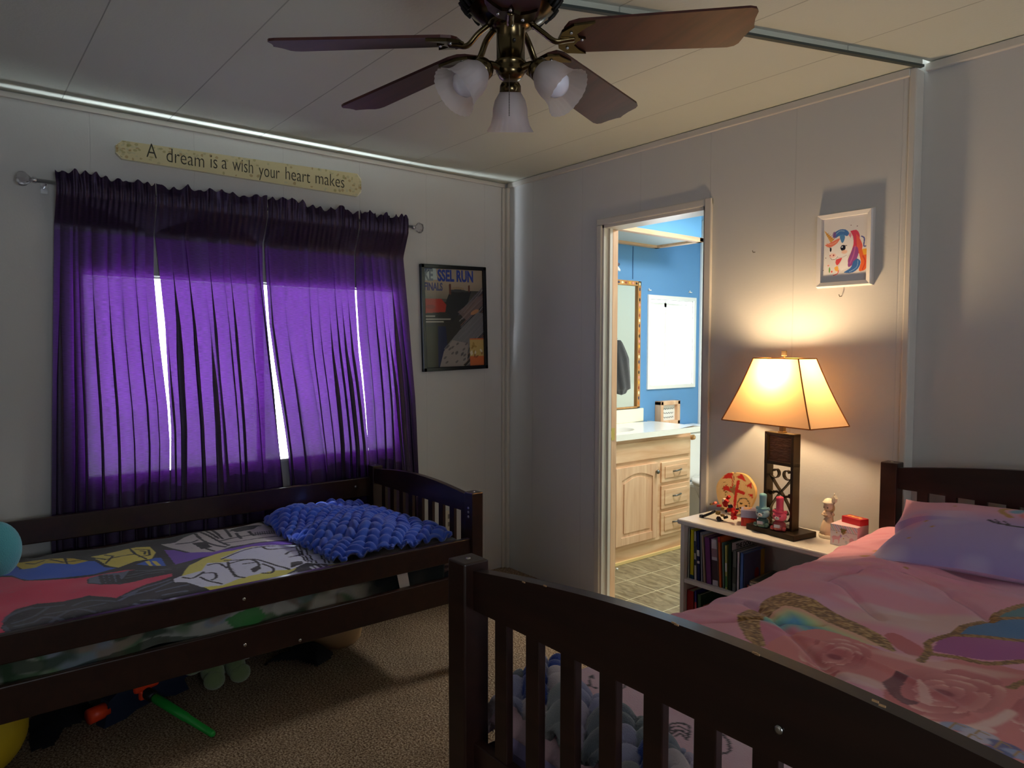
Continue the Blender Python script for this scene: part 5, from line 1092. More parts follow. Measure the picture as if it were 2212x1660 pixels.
pt.line(smooth_path([(0.14, -0.08), (0.18, -0.05), (0.24, -0.05), (0.30, -0.08)], 6), 0.009, (36, 32, 52))
for x, y in ((-0.28, -0.01), (-0.23, 0.11), (-0.25, -0.06), (-0.18, 0.15), (-0.3, -0.12)): pt.ell((x, y), 0.006, 0.005, (176, 136, 70))
wrp = 0.004*np.sin(px_*40+py_*25)*np.abs(uu)**2
c = np.array([2.800, -0.300, 0.795]); rz, rx_a = 0.12, 0.20
Mp = np.array((Matrix.Rotation(rz, 3, 'Z') @ Matrix.Rotation(rx_a, 3, 'X')))
Vt = np.c_[px_, py_, th+wrp]; Vb = np.c_[px_, py_, -th*0.75]
t = thing('pillow', 'puffy lilac and pink unicorn print pillow against the dark headboard', 'pillow', tuple(c))
droop = lambda V: V-np.c_[np.zeros(len(V)), np.zeros(len(V)), 0.03*np.abs(uu)**3*(vv < 0)]
grid_mesh('pillowcase', c+droop(Vt) @ Mp.T, nu, nv, pt.C, painted('pillow_print', 0.85, sheen=0.2, bump=0.1, bscale=260), t)
grid_mesh('pillow_back', c+droop(Vb) @ Mp.T, nu, nv, np.tile(np.array(rgb(200, 170, 205)), (nu*nv, 1)), painted('pillow_print'), t)
# ================================================================== BOOKSHELF
SHW = mat('shelf_white', rgb(226, 222, 216), 0.4)
SX0, SX1, SF, SB, SZ = 1.548, 2.262, -0.285, -0.018, 0.640
t = thing('bookshelf', 'low white bookshelf between the doorway and the pink bed', 'bookshelf', ((SX0+SX1)/2, -0.15, 0))
MB().box(SX0-0.012, SX1+0.004, SF-0.012, SB, SZ-0.022, SZ, 0.006).build('top_board', SHW, t)
MB().box(SX0, SX0+0.018, SF, SB, 0, SZ-0.022).build('side_panel', SHW, t); MB().box(SX1-0.018, SX1, SF, SB, 0, SZ-0.022).build('side_panel', SHW, t)
MB().box(SX0+0.018, SX1-0.018, SB-0.008, SB-0.001, 0.03, SZ-0.022).build('back_panel', SHW, t)
S1, S2 = 0.388, 0.05
for z in (S1, S2): MB().box(SX0+0.018, SX1-0.018, SF+0.002, SB-0.008, z-0.018, z, 0.002).build('shelf', SHW, t)
PAGE = mat('book_pages', rgb(222, 214, 192), 0.8)
def book(label, x, w, h, d, col, z, lean=0.0, y=SF+0.022, grp=None, extra=None, rough=0.4):
    """upright book, spine towards the room; x = left edge of the foot of the spine"""
    t = thing('book', label, 'book', (x, y, z), 0, grp)
    M = Matrix.Rotation(lean, 4, 'Y'); c = mat('cover_%d_%d_%d' % col, rgb(*col), rough)
    b = MB(); b.box(0, w, 0, 0.0025, 0, h, M=M); b.box(0, 0.002, 0, d, 0, h, M=M); b.box(w-0.002, w, 0, d, 0, h, M=M)
    b.build('cover', c, t, local=True)
    MB().box(0.002, w-0.002, 0.003, d-0.004, 0.003, h-0.004, M=M).build('pages', PAGE, t, local=True)
    if extra: extra(t, M, w, h, d)
    return t
def band(z0, z1, col):
    def f(t, M, w, h, d): MB().box(0.0008, w-0.0008, -0.0006, 0.001, z0*h, z1*h, M=M).build('spine_label', mat('lab_%d_%d_%d' % col, rgb(*col), 0.5), t, local=True)
    return f
def spx(px): return float(at(px, 1210, 1, SF+0.022)[0])
G1 = 'books on the upper shelf'
def many(*fs):
    def f(*a): [g(*a) for g in fs]
    return f
x = SX0+0.022
specs = [('thin white-spined picture book against the shelf side panel', 0.008, 0.212, 0.19, (206, 204, 196), None),
 ('bright yellow book with a dark blue foot on the upper shelf', 0.020, 0.208, 0.19, (206, 196, 30), band(0, 0.08, (20, 60, 90))),
 ('white book with dark lettering on its spine, next to the yellow one', 0.012, 0.205, 0.18, (214, 214, 212), many(band(0.3, 0.42, (40, 50, 80)), band(0.55, 0.8, (60, 70, 100)))),
 ('navy blue book with white spine lettering on the upper shelf', 0.014, 0.208, 0.17, (30, 42, 96), many(band(0.35, 0.4, (220, 220, 220)), band(0.5, 0.62, (220, 220, 220)))),
 ('pale grey thin book beside the navy one', 0.008, 0.206, 0.17, (176, 178, 188), None),
 ('beige cloth book tilted against the purple book', 0.010, 0.196, 0.17, (196, 176, 150), None),
 ('thick plain purple book on the upper shelf', 0.026, 0.192, 0.16, (118, 60, 120), None),
 ('wide white book with a dark figure on its spine, right of the purple one', 0.028, 0.190, 0.16, (206, 200, 208), many(band(0.12, 0.55, (70, 50, 60)), band(0.62, 0.8, (150, 120, 130)))),
 ('tall orange book with a red top on the upper shelf', 0.012, 0.205, 0.175, (214, 104, 50), band(0.9, 0.995, (190, 40, 50))),
 ('thin sea-green book leaning beside the orange one', 0.008, 0.186, 0.17, (110, 150, 140), None),
 ('yellow and white striped thin book leaning on the upper shelf', 0.010, 0.178, 0.16, (206, 206, 120), many(band(0.05, 0.3, (90, 140, 80)), band(0.4, 0.6, (230, 230, 225))))]
lean = [0, 0.0, -0.03, -0.04, -0.04, -0.07, -0.07, -0.06, -0.055, -0.04, -0.03]
for (lb, w, h, d, c, ex), ln in zip(specs, lean):
    book(lb, x+abs(math.tan(ln))*h*0+0.001, w, h, d, c, S1+0.0005+max(0, math.sin(-ln))*w*0, ln, grp=G1, extra=ex); x += w+0.0022+0.002*(ln != 0)
def dog_cover(t, M, w, h, d):
    MB().box(w-0.001, w+0.0008, 0.004, d-0.002, h*0.80, h*0.985, M=M).build('title_panel', mat('title_white', rgb(206, 200, 196), 0.5), t, local=True)
    text('title', 'THE DOG', 0.026, (0, 0, 0), (0, 1, 0), (0, 0, 1), BLACK, None, 0.0003, 0.92, bold=0.0006)
    o = bpy.data.objects['title']; o.name = 'title_lettering'; o.parent = t
    for v in o.data.vertices: v.co = M @ (v.co+Vector((w+0.0012, 0.030, h*0.85)))
book('dark green book with THE DOG on a white panel of its cover', x, 0.014, 0.196, 0.15, (32, 60, 44), S1+0.0005, -0.01, grp=G1, extra=dog_cover); x += 0.0185
book('grey mottled book beside the dark green one', x, 0.018, 0.166, 0.15, (110, 116, 112), S1+0.0005, 0, grp=G1, extra=band(0.2, 0.6, (70, 76, 70))); x += 0.020
book('thin white book beside the picture-cover book', x, 0.012, 0.164, 0.15, (206, 204, 212), S1+0.0005, 0, grp=G1); x += 0.014
def pic_cover(t, M, w, h, d):
    b = MB().box(w-0.001, w+0.0008, 0.004, d-0.030, 0.004, h-0.004, M=M).build('picture', mat('cover_slate', rgb(92, 96, 130), 0.5, var=0.35, vscale=40), t, local=True)
    MB().box(w-0.001, w+0.0009, d-0.030, d-0.002, 0.004, h-0.004, M=M).build('yellow_border', mat('cover_yellow', rgb(190, 156, 40), 0.5), t, local=True)
    MB().ell((w, d*0.62, h*0.42), (0.0016, 0.02, 0.028), 14, 8, M=None).build('red_figure', mat('cover_red', rgb(140, 30, 34), 0.5), t, local=True)
book('blue-spined book whose painted cover faces the empty part of the upper shelf', x, 0.016, 0.164, 0.15, (80, 120, 190), S1+0.0005, 0, grp=G1, extra=pic_cover); x += 0.022
# flat stack beside it
def flat(label, x0, y0, w, d, h, z, col, rot, grp, pic=None):
    t = thing('book', label, 'book', (x0+w/2, y0+d/2, z), rot, grp)
    c = mat('cover_%d_%d_%d' % col, rgb(*col), 0.4)
    MB().box(-w/2, w/2, -d/2, d/2, 0, 0.002).box(-w/2, w/2, -d/2, d/2, h-0.002, h).box(-w/2, -w/2+0.002, -d/2, d/2, 0, h).build('cover', c, t, local=True)
    MB().box(-w/2+0.003, w/2-0.003, -d/2+0.003, d/2-0.003, 0.002, h-0.002).build('pages', PAGE, t, local=True)
    if pic: MB().box(-w/2+0.012, w/2-0.012, -d/2+0.012, d/2-0.012, h, h+0.0005).build('picture', mat('stack_picture', rgb(*pic), 0.5, var=0.4, vscale=30), t, local=True)
z = S1+0.0005
for lb, h, c, dx, r_, pc in (('white book at the bottom of the flat stack on the upper shelf', 0.030, (206, 200, 206), 0.0, 0.02, None), ('red book lying in the flat stack, second from the bottom', 0.010, (180, 34, 40), 0.002, -0.03, None), ('dark blue book lying in the flat stack, under the picture book', 0.014, (44, 56, 96), 0.004, 0.04, None), ('olive brown picture book on top of the flat stack', 0.008, (150, 130, 100), 0.006, 0.10, (80, 96, 84))):
    flat(lb, x+0.006+dx, SF+0.03, 0.145, 0.19, h, z, c, r_, 'flat stack on the upper shelf', pc); z += h+0.0006
# small upright blocks and cap
xb = x+0.168
for lb, w, h, c in (('slim grey box behind the red one on the upper shelf', 0.011, 0.082, (150, 150, 170)), ('dark red box beside the cap on the upper shelf', 0.012, 0.085, (150, 26, 30)), ('white box under the brim of the cap', 0.012, 0.078, (196, 190, 200)), ('black box under the crown of the cap', 0.030, 0.072, (30, 36, 36))):
    t = thing('small_box', lb, 'box', (xb, -0.17, S1), 0, 'small boxes under the cap'); MB().box(xb, xb+w, -0.20, -0.13, S1+0.0003, S1+h, 0.001).build('box_body', mat('cover_%d_%d_%d' % c, rgb(*c), 0.4), t)
    MB().box(xb+0.002, xb+w-0.002, -0.2006, -0.1996, S1+0.02, S1+h-0.02).build('box_label', mat('small_label', rgb(120, 110, 116), 0.5), t); xb += w+0.0012
t = thing('baseball_cap', 'small slate blue cap with a red badge sitting on the boxes', 'cap', (xb-0.035, -0.165, S1+0.086))
cc = Vector((xb-0.022, -0.160, S1+0.0865))
MB().lathe([(0.046, 0), (0.047, 0.012), (0.042, 0.032), (0.028, 0.05), (0.012, 0.058), (0.002, 0.06)], 26, cc).build('crown', mat('slate_cotton', rgb(84, 94, 116), 0.9), t)
MB().ell(cc+Vector((-0.045, -0.02, 0.003)), (0.03, 0.028, 0.0025), 20, 8).build('brim', mat('slate_brim', rgb(76, 86, 108), 0.9), t)
MB().ell(cc+Vector((-0.014, -0.041, 0.024)), (0.008, 0.0028, 0.008), 12, 8).build('badge', mat('badge_red', rgb(120, 40, 60), 0.6), t)
xr = SX1-0.022-0.040
book('violet striped book nearest the pink bed on the upper shelf', xr-0.030, 0.016, 0.18, 0.17, (150, 130, 170), S1+0.0005, 0, grp=G1, extra=many(band(0.3, 0.33, (60, 50, 80)), band(0.5, 0.53, (60, 50, 80)), band(0.7, 0.73, (60, 50, 80))))
book('yellow-edged book with a green cover, nearest the pink bed on the upper shelf', xr-0.012, 0.018, 0.178, 0.17, (206, 176, 30), S1+0.0005, 0, grp=G1)
# lower shelf
G2 = 'books on the lower shelf'; x = SX0+0.020
def red_circle(t, M, w, h, d): MB().ell((w*0.5, -0.0005, h*0.25), (w*0.45, 0.0015, h*0.22), 24, 8).build('cream_disc', mat('cream_disc', rgb(180, 160, 130), 0.5), t, local=True)
book('wide dark red book at the outer end of the lower shelf', x, 0.036, 0.285, 0.2, (150, 20, 30), S2+0.0005, 0, grp=G2, extra=red_circle); x += 0.040
book('blue book with white lettering, leaning on the lower shelf', x+0.006, 0.011, 0.29, 0.2, (40, 40, 130), S2+0.0005, -0.03, grp=G2, extra=many(band(0.1, 0.16, (220, 220, 225)), band(0.2, 0.26, (220, 220, 225)), band(0.3, 0.38, (220, 220, 225)), band(0.72, 0.84, (190, 60, 80)))); x += 0.022
book('dark green book on the lower shelf', x, 0.018, 0.28, 0.2, (46, 84, 60), S2+0.0005, -0.03, grp=G2); x += 0.024
book('pink and orange thin book on the lower shelf', x+0.003, 0.009, 0.24, 0.18, (220, 120, 90), S2+0.0005, -0.03, grp=G2, extra=band(0.88, 0.98, (226, 220, 230))); x += 0.014
book('violet book on the lower shelf', x, 0.016, 0.245, 0.18, (120, 80, 110), S2+0.0005, -0.01, grp=G2); x += 0.020
book('wide black book on the lower shelf', x, 0.042, 0.235, 0.18, (14, 14, 16), S2+0.0005, 0, grp=G2); x += 0.05
z = S2+0.0005
for k, (lb, c, h) in enumerate((('brown book at the bottom of the lower shelf stack', (110, 84, 60), 0.05), ('grey book in the middle of the lower shelf stack', (130, 128, 126), 0.07), ('beige book on top of the lower shelf stack', (190, 174, 146), 0.06))):
    flat(lb, x, SF+0.03, 0.19, 0.2, h, z, c, 0.02*k, 'flat stack on the lower shelf'); z += h+0.0006

# ================================================================== TABLE LAMP
LC = Vector((1.935, -0.168, SZ)); LR = -0.148
t = thing('table_lamp', 'lit table lamp with pyramid shade and scrolled iron column on the white bookshelf', 'lamp', tuple(LC), LR)
BZ = mat('bronze_metal', rgb(82, 70, 50), 0.38, 0.75); BZD = mat('dark_bronze', rgb(50, 40, 28), 0.45, 0.6)
MB().box(-0.112, 0.112, -0.066, 0.066, 0.0, 0.022, 0.002).build('base', BZD, t, local=True)
cw, cd, ch, z0 = 0.068, 0.020, 0.394, 0.022     # column half width, half depth, top
b = MB(); fr_ = 0.013
b.box(-cw, -cw+fr_, -cd, cd, z0, ch, 0.0015).box(cw-fr_, cw, -cd, cd, z0, ch, 0.0015).box(-cw, cw, -cd, cd, ch-0.010, ch, 0.0015).box(-cw, cw, -cd, cd, 0.268, 0.280, 0.001).box(-cw, cw, -cd, cd, z0, z0+0.010, 0.001)
b.build('column_frame', BZ, t, local=True)
pb = MB().box(-cw+fr_-0.001, cw-fr_+0.001, -cd*0.55, cd*0.55, 0.280, ch-0.010)
for q in ((-1, ), (1, )):
    pass
pb.build('stone_panel', mat('slate_panel', rgb(74, 52, 34), 0.45, bump=1.0, bscale=45, stretch=(1, 1, 3.5), var=0.4, vscale=30), t, local=True)
b = MB()
for (xa, za, xb_, zb_) in ((-cw+fr_, 0.280, -cw+fr_+0.003, ch-0.01), (cw-fr_-0.003, 0.280, cw-fr_, ch-0.01), (-cw+fr_, 0.280, cw-fr_, 0.283), (-cw+fr_, ch-0.013, cw-fr_, ch-0.01)): b.box(xa, xb_, -cd*0.8, -cd*0.5, za, zb_)
b.build('panel_bead', mat('bead_bronze', rgb(150, 120, 70), 0.3, 0.9), t, local=True)
def scroll(cx, cz, r0, r1, a0, a1, n=30):
    return [(cx+(r0+(r1-r0)*k/n)*math.cos(a0+(a1-a0)*k/n), 0, cz+(r0+(r1-r0)*k/n)*math.sin(a0+(a1-a0)*k/n)) for k in range(n+1)]
WD = 0.016
for sgn in (-1, 1):
    top = scroll(sgn*0.027, 0.236, 0.008, 0.026, PI*(0.9 if sgn < 0 else 0.1), PI*(0.9 if sgn < 0 else 0.1)-sgn*(-1)*(-1)*PI*2.0 if False else (PI*(0.9 if sgn < 0 else 0.1)+sgn*PI*1.75))
    end = top[-1]
    tail = smooth_path([end, (sgn*0.006+(end[0]-sgn*0.006)*0.4, 0, 0.19), (-sgn*0.012, 0, 0.150), (-sgn*0.046, 0, 0.100), (-sgn*0.050, 0, 0.075), (-sgn*0.035, 0, 0.052), (-sgn*0.012, 0, 0.058), (-sgn*0.010, 0, 0.082), (-sgn*0.026, 0, 0.090), (-sgn*0.034, 0, 0.076)], 7)
    MB().ribbon([Vector(p)+Vector((0, 0.002*sgn, 0)) for p in list(top)+[tuple(q) for q in tail[1:]]], WD, 0.0035, (0, 1, 0)).build('scroll', BZ, t, local=True)
for sgn in (-1, 1):
    MB().ribbon(scroll(sgn*0.044, 0.155, 0.003, 0.012, 0 if sgn > 0 else PI, (0 if sgn > 0 else PI)+sgn*PI*2.2), WD*0.8, 0.003, (0, 1, 0)).build('scroll', BZ, t, local=True)
MB().tube([(-cw+fr_, 0, 0.152), (-0.02, 0, 0.160), (0.02, 0, 0.146), (cw-fr_, 0, 0.155)], 0.005, 8).build('scroll', BZ, t, local=True)
MB().box(-0.009, 0.009, -0.009, 0.009, ch, ch+0.028, 0.0015).box(-0.012, 0.012, -0.012, 0.012, ch, ch+0.005, 0.001).box(-0.0025, 0.0025, -0.0025, 0.0025, ch+0.026, 0.700).build('neck', mat('lamp_brass', rgb(176, 140, 84), 0.3, 0.9), t, local=True)
MB().box(-0.010, 0.010, -0.004, 0.004, 0.692, 0.712, 0.001).build('finial', mat('finial_bronze', rgb(120, 100, 70), 0.4, 0.6), t, local=True)
# shade: truncated pyramid, translucent
zb, zt = 0.432, 0.682; ab, bb, at_, bt = 0.206, 0.112, 0.104, 0.052
SHADE = node_trans('shade_linen', (0.90, 0.52, 0.22), 0.30, diffcol=(0.85, 0.70, 0.50))
nn = 14; V = []; Fc = []
cor = lambda k, s_: ((-1, -1), (1, -1), (1, 1), (-1, 1))[k]
rows = 12
for j in range(rows+1):
    s_ = j/rows; a = ab+(at_-ab)*s_-0.004*math.sin(PI*s_); b_ = bb+(bt-bb)*s_-0.003*math.sin(PI*s_); z = zb+(zt-zb)*s_
    for k in range(4):
        (xa, ya), (xc, yc) = cor(k, 0), cor((k+1) % 4, 0)
        for q in range(nn): f_ = q/nn; V.append(((xa+(xc-xa)*f_)*a, (ya+(yc-ya)*f_)*b_, z))
m4 = 4*nn
for j in range(rows):
    for k in range(m4): Fc.append((j*m4+k, j*m4+(k+1) % m4, (j+1)*m4+(k+1) % m4, (j+1)*m4+k))
mb = MB(); mb._add(V, Fc); sh = mb.build('shade', SHADE, t, local=True)
b = MB(); TR = mat('shade_trim', rgb(190, 120, 60), 0.7)
for k in range(4):
    (xa, ya) = cor(k, 0); b.tube([(xa*(ab+(at_-ab)*q/8-0.004*math.sin(PI*q/8)), ya*(bb+(bt-bb)*q/8-0.003*math.sin(PI*q/8)), zb+(zt-zb)*q/8) for q in range(9)], 0.0028, 6)
    (xc, yc) = cor((k+1) % 4, 0)
    for a, b_, z in ((ab, bb, zb), (at_, bt, zt)): b.tube([(xa*a, ya*b_, z), (xc*a, yc*b_, z)], 0.0024, 6)
b.build('shade_trim', TR, sh, local=True)
MB().ell((0, 0, 0.628), (0.026, 0.026, 0.040), 18, 12).build('bulb', mat('bulb_glow', (1, 0.8, 0.5), 0.5, emit=(1.0, 0.70, 0.38), estr=480), t, local=True)
# ================================================================== THINGS ON THE SHELF
# painted log slice
t = thing('wood_slice', 'round painted log slice with a red cross, leaning on the wall behind the lamp', 'ornament', (1.70, -0.035, SZ))
nr, na = 26, 90; V = []; cx, cz, R0 = 1.662, SZ+0.098, 0.092
rad = lambda a: R0*(1+0.03*math.sin(2*a+1)+0.02*math.sin(3*a)+0.012*math.sin(7*a)-(0.06*math.exp(-((a-1.75)/0.05)**2)))
pts2 = []
for i in range(na+1):
    a = 2*PI*i/na
    for j in range(nr): r_ = rad(a)*j/(nr-1); pts2.append((r_*math.cos(a), r_*math.sin(a)))
pts2 = np.array(pts2)
pt = Paint(pts2, (226, 190, 132)); rr = np.hypot(*pts2.T)
pt.set((np.sin(rr*900) > 0.4), (206, 166, 108), 0.4)
RD = (196, 46, 38)
pt.line([(0.012, 0.052), (0.004, 0.0), (0.002, -0.07)], 0.014, RD); pt.line([(-0.02, 0.018), (0.04, 0.006)], 0.014, RD); pt.line([(-0.055, 0.014), (-0.012, 0.006)], 0.014, RD)
for q in (((-0.07, 0.052), (-0.045, 0.08), (-0.02, 0.085), (-0.022, 0.06)), ((0.0, 0.068), (0.025, 0.088), (0.05, 0.056)), ((0.045, 0.04), (0.075, 0.055), (0.08, 0.03)), ((-0.05, 0.03), (-0.03, 0.02), (-0.055, 0.0)), ((0.06, 0.005), (0.085, 0.012), (0.086, -0.01))): pt.poly(q, RD)
pt.line([(-0.022, 0.09), (-0.016, 0.03)], 0.004, RD); pt.line([(-0.010, 0.088), (-0.012, 0.03)], 0.003, (150, 40, 34))
pt.poly([(-0.03, 0.012), (0.0, 0.038), (0.0, -0.01)], (120, 112, 70), 0.8)
for k in range(26): pt.ell((-0.062+0.028*rng.rand(), -0.03+0.07*rng.rand()), 0.0035, 0.0014, (120, 80, 40), 0.9, rot=rng.rand()*3)
c_ = (0.045, -0.045); pt.line([(c_[0]+0.03*math.cos(a), c_[1]+0.03*math.sin(a)) for a in np.linspace(0, 2*PI, 30)], 0.004, (70, 54, 36))
for x, y in ((-0.012, 0.006), (0.012, 0.0), (-0.014, -0.014), (0.014, -0.018)): pt.ell((c_[0]+x, c_[1]+y), 0.0065, 0.0045, (50, 38, 26))
til = 0.10
yb_ = -0.075
def slice_pt(x, z, o=0): zz = z+0.098; return (cx+x, yb_+zz*math.sin(til)-o, SZ+0.002+zz*math.cos(til))
V = [slice_pt(p[0], p[1], 0.0005) for p in pts2]
grid_mesh('painted_face', V, na+1, nr, pt.C, painted('slice_paint', 0.8), t)
b = MB(); n = 60; ringF = [slice_pt(rad(2*PI*k/n)*math.cos(2*PI*k/n), rad(2*PI*k/n)*math.sin(2*PI*k/n)) for k in range(n)]; ringB = [(p[0], p[1]+0.016, p[2]) for p in ringF]
b._add(ringF+ringB, [(k, (k+1) % n, n+(k+1) % n, n+k) for k in range(n)]+[tuple(range(n, 2*n))], False)
b.build('bark_rim', mat('pale_bark', rgb(226, 180, 112), 0.8, bump=0.6, bscale=60), t)
# robot toy (many small shells)
t = thing('robot_toy', 'red, black and gold transforming robot toy sprawled on the shelf corner', 'toy', (1.68, -0.20, SZ))
rp = lambda x, y: at(x, y, 1, -0.19)
RDm = mat('toy_red', rgb(190, 26, 24), 0.3); BKm = mat('toy_black', rgb(22, 22, 32), 0.35); GDm = mat('toy_gold', rgb(150, 124, 70), 0.35, 0.6); WHm = mat('toy_white', rgb(236, 226, 200), 0.3)
def chunk(name, m, lst, seed):
    r_ = random.Random(seed); b = MB()
    for (x, y, w, h) in lst:
        c_ = rp(x, y); M = Matrix.Translation(Vector(c_)+Vector((0, r_.uniform(-0.012, 0.012), 0))) @ Matrix.Rotation(r_.uniform(-0.7, 0.7), 4, 'Y') @ Matrix.Rotation(r_.uniform(-0.5, 0.5), 4, 'Z')
        k = 0.00148; b.box(-w*k/2, w*k/2, -0.008, 0.008, -h*k/2, h*k/2, 0.0018, M=M)
    return b.build(name, m, t)
chunk('torso', RDm, [(1563, 1090, 16, 10), (1572, 1084, 12, 12), (1576, 1102, 14, 12), (1584, 1112, 12, 14), (1554, 1093, 12, 6), (1570, 1076, 8, 10)], 2)
chunk('shoulder', RDm, [(1590, 1106, 8, 10), (1580, 1120, 10, 8), (1592, 1118, 8, 8)], 5)
chunk('waist', GDm, [(1553, 1108, 10, 10), (1560, 1114, 8, 6)], 3); chunk('hand', GDm, [(1539, 1089, 6, 5)], 3); chunk('belt', GDm, [(1562, 1099, 8, 5)], 13)
chunk('head', mat('toy_salmon', rgb(226, 130, 110), 0.4), [(1546, 1087, 9, 7)], 4)
chunk('chest_plate', WHm, [(1562, 1081, 6, 9)], 6)
for lst, sd in (([(1530, 1112, 26, 7), (1519, 1115, 10, 9), (1518, 1124, 8, 12), (1541, 1107, 14, 7)], 7), ([(1555, 1121, 12, 9), (1557, 1129, 9, 10), (1564, 1119, 10, 8)], 8), ([(1578, 1094, 9, 9), (1568, 1105, 8, 8), (1590, 1101, 6, 5)], 9)): chunk('leg' if sd < 9 else 'arm', BKm, lst, sd)
a0, a1 = rp(1575, 1083), rp(1589, 1100); MB().tube([a0, a1], 0.0013, 6).build('antenna', mat('toy_rose', rgb(200, 120, 120), 0.4), t)
# stacked boxes (red below, grey above with food picture)
def pbox(name, label, cat, x, y, rot, w, d, z0, h, m, parts):
    t = thing(name, label, cat, (x, y, z0), rot); MB().box(-w/2, w/2, -d/2, d/2, 0, h, 0.0015).build('box_body', m, t, local=True)
    for nm, mb, mm in parts: mb.build(nm, mm, t, local=True)
    return t
bx, by = 1.786, -0.150
pbox('card_box', 'small red box under the grey lidded one, beside the turquoise bear bottle', 'box', bx, by, 0.55, 0.062, 0.062, SZ, 0.034, mat('red_box', rgb(176, 36, 32), 0.5), [('box_label', MB().box(-0.02, 0.02, -0.0316, -0.0306, 0.006, 0.028), mat('red_label', rgb(200, 70, 44), 0.5))])
pb = []
for k in range(9): pb.append(('snack_picture', MB().ell((rng.uniform(-0.018, 0.018), rng.uniform(-0.018, 0.018), 0.0316), (0.009, 0.006, 0.0012), 10, 6), mat('snack', rgb(226, 170, 96), 0.6)))
pbox('card_box', 'small lavender grey box with a picture lid, stacked on the red one', 'box', bx, by, 0.52, 0.064, 0.064, SZ+0.0345, 0.031, mat('lavender_box', rgb(160, 156, 190), 0.5), pb[:5])
# bear bottles
def bear(label, p, col, dark, glass, hat):
    p = Vector(p); t = thing('bear_bottle', label, 'bottle', tuple(p), 0.25, 'bear-shaped bottles')
    cm = mat('bear_%d' % col[0], rgb(*col), 0.35, coat=0.3); gm = mat('glassy_%d' % dark[0], rgb(*dark), 0.08, coat=0.6)
    MB().lathe([(0.012, 0), (0.023, 0.002), (0.0265, 0.014), (0.023, 0.028), (0.017, 0.036)], 22).ell((-0.022, -0.012, 0.010), (0.010, 0.010, 0.009), 12, 8).ell((0.020, -0.016, 0.010), (0.010, 0.010, 0.009), 12, 8).build('glass_body', gm, t, local=True)
    hd = MB().ell((0, 0, 0.054), (0.026, 0.022, 0.0205), 24, 16, p=0.9).build('head', cm, t, local=True)
    for s_ in (-1, 1):
        MB().ell((s_*0.021, 0.002, 0.071), (0.0075, 0.004, 0.0075), 12, 8).build('ear', cm, hd, local=True)
        MB().ell((s_*0.011-0.004, -0.0205, 0.057), (0.0022, 0.0018, 0.0026), 10, 8).build('eye', mat('bear_eye', rgb(60, 14, 26), 0.3), hd, local=True)
    MB().ell((-0.004, -0.0205, 0.0495), (0.0095, 0.0045, 0.0068), 14, 10).build('muzzle', mat('muzzle_cream', rgb(222, 214, 214), 0.4), hd, local=True)
    MB().ell((-0.004, -0.0252, 0.0525), (0.0024, 0.0014, 0.0017), 10, 6).build('nose', BLACK, hd, local=True)
    MB().lathe([(0.021, 0.071), (0.021, 0.074), (0.015, 0.0755), (0.0135, 0.085), (0.0135, 0.11), (0.0145, 0.122), (0.0135, 0.128), (0.008, 0.131), (0.001, 0.132)], 22).build('cap', mat('bearhat_%d' % hat[0], rgb(*hat), 0.35, coat=0.3), t, local=True)
    MB().box(-0.013, 0.009, -0.0275, -0.0262, 0.014, 0.026, 0.0005).build('label_sticker', mat('sticker', rgb(206, 200, 206), 0.5), t, local=True)
P = at(1655, 1136, 2, SZ+0.0225)
bear('turquoise bear-shaped bottle with a tall hat, beside the pink one', (P[0]-0.002, -0.212, SZ+0.0224), (150, 190, 200), (50, 84, 80), True, (130, 186, 196))
bear('bright pink bear-shaped bottle with a tall hat on the lamp base', (1.956, -0.212, SZ+0.0224), (238, 96, 122), (150, 54, 62), True, (232, 80, 110))
# figurine
P = Vector((2.084, -0.085, SZ)); CP = mat('bisque', rgb(236, 206, 180), 0.55); CPD = mat('bisque_pale', rgb(238, 226, 204), 0.5)
t = thing('porcelain_figurine', 'porcelain girl figurine in a hat holding up a birdhouse on a stick', 'figurine', tuple(P))
MB().lathe([(0.032, 0), (0.034, 0.004), (0.034, 0.012), (0.028, 0.015)], 28, P).build('base', CPD, t)
MB().lathe([(0.030, 0.014), (0.029, 0.03), (0.023, 0.055), (0.016, 0.072), (0.012, 0.08)], 40, P, wave=lambda a, s: 0.05*math.sin(a*12)*(1-s)).build('skirt', CP, t)
MB().lathe([(0.012, 0.078), (0.015, 0.088), (0.013, 0.098), (0.008, 0.104)], 20, P).tube([P+Vector((-0.012, -0.004, 0.098)), P+Vector((-0.019, -0.010, 0.088)), P+Vector((-0.002, -0.018, 0.084))], [0.006, 0.005, 0.004], 10).tube([P+Vector((0.012, -0.002, 0.098)), P+Vector((0.022, -0.008, 0.092)), P+Vector((0.020, -0.012, 0.100))], [0.006, 0.005, 0.004], 10).build('bodice', CP, t)
MB().ell(P+Vector((-0.002, -0.018, 0.086)), (0.009, 0.005, 0.006), 12, 8).build('bouquet', mat('bouquet', rgb(170, 140, 120), 0.6), t)
hd = MB().ell(P+Vector((0, -0.001, 0.120)), (0.0185, 0.0175, 0.0185), 22, 16).build('head', CP, t)
for s_ in (-1, 1): MB().ell(P+Vector((s_*0.0075-0.003, -0.0175, 0.117)), (0.0022, 0.0014, 0.003), 10, 6).build('eye', mat('brown_eye', rgb(70, 44, 34), 0.4), hd)
MB().ell(P+Vector((0, 0.004, 0.114)), (0.0205, 0.016, 0.022), 20, 14).build('hair', mat('porcelain_hair', rgb(206, 170, 120), 0.5), t)
MB().lathe([(0.022, 0.132), (0.0235, 0.135), (0.0205, 0.138), (0.015, 0.146), (0.008, 0.150), (0.001, 0.151)], 26, P, axis=(0, 0.0, 1)).build('hat', CPD, t)
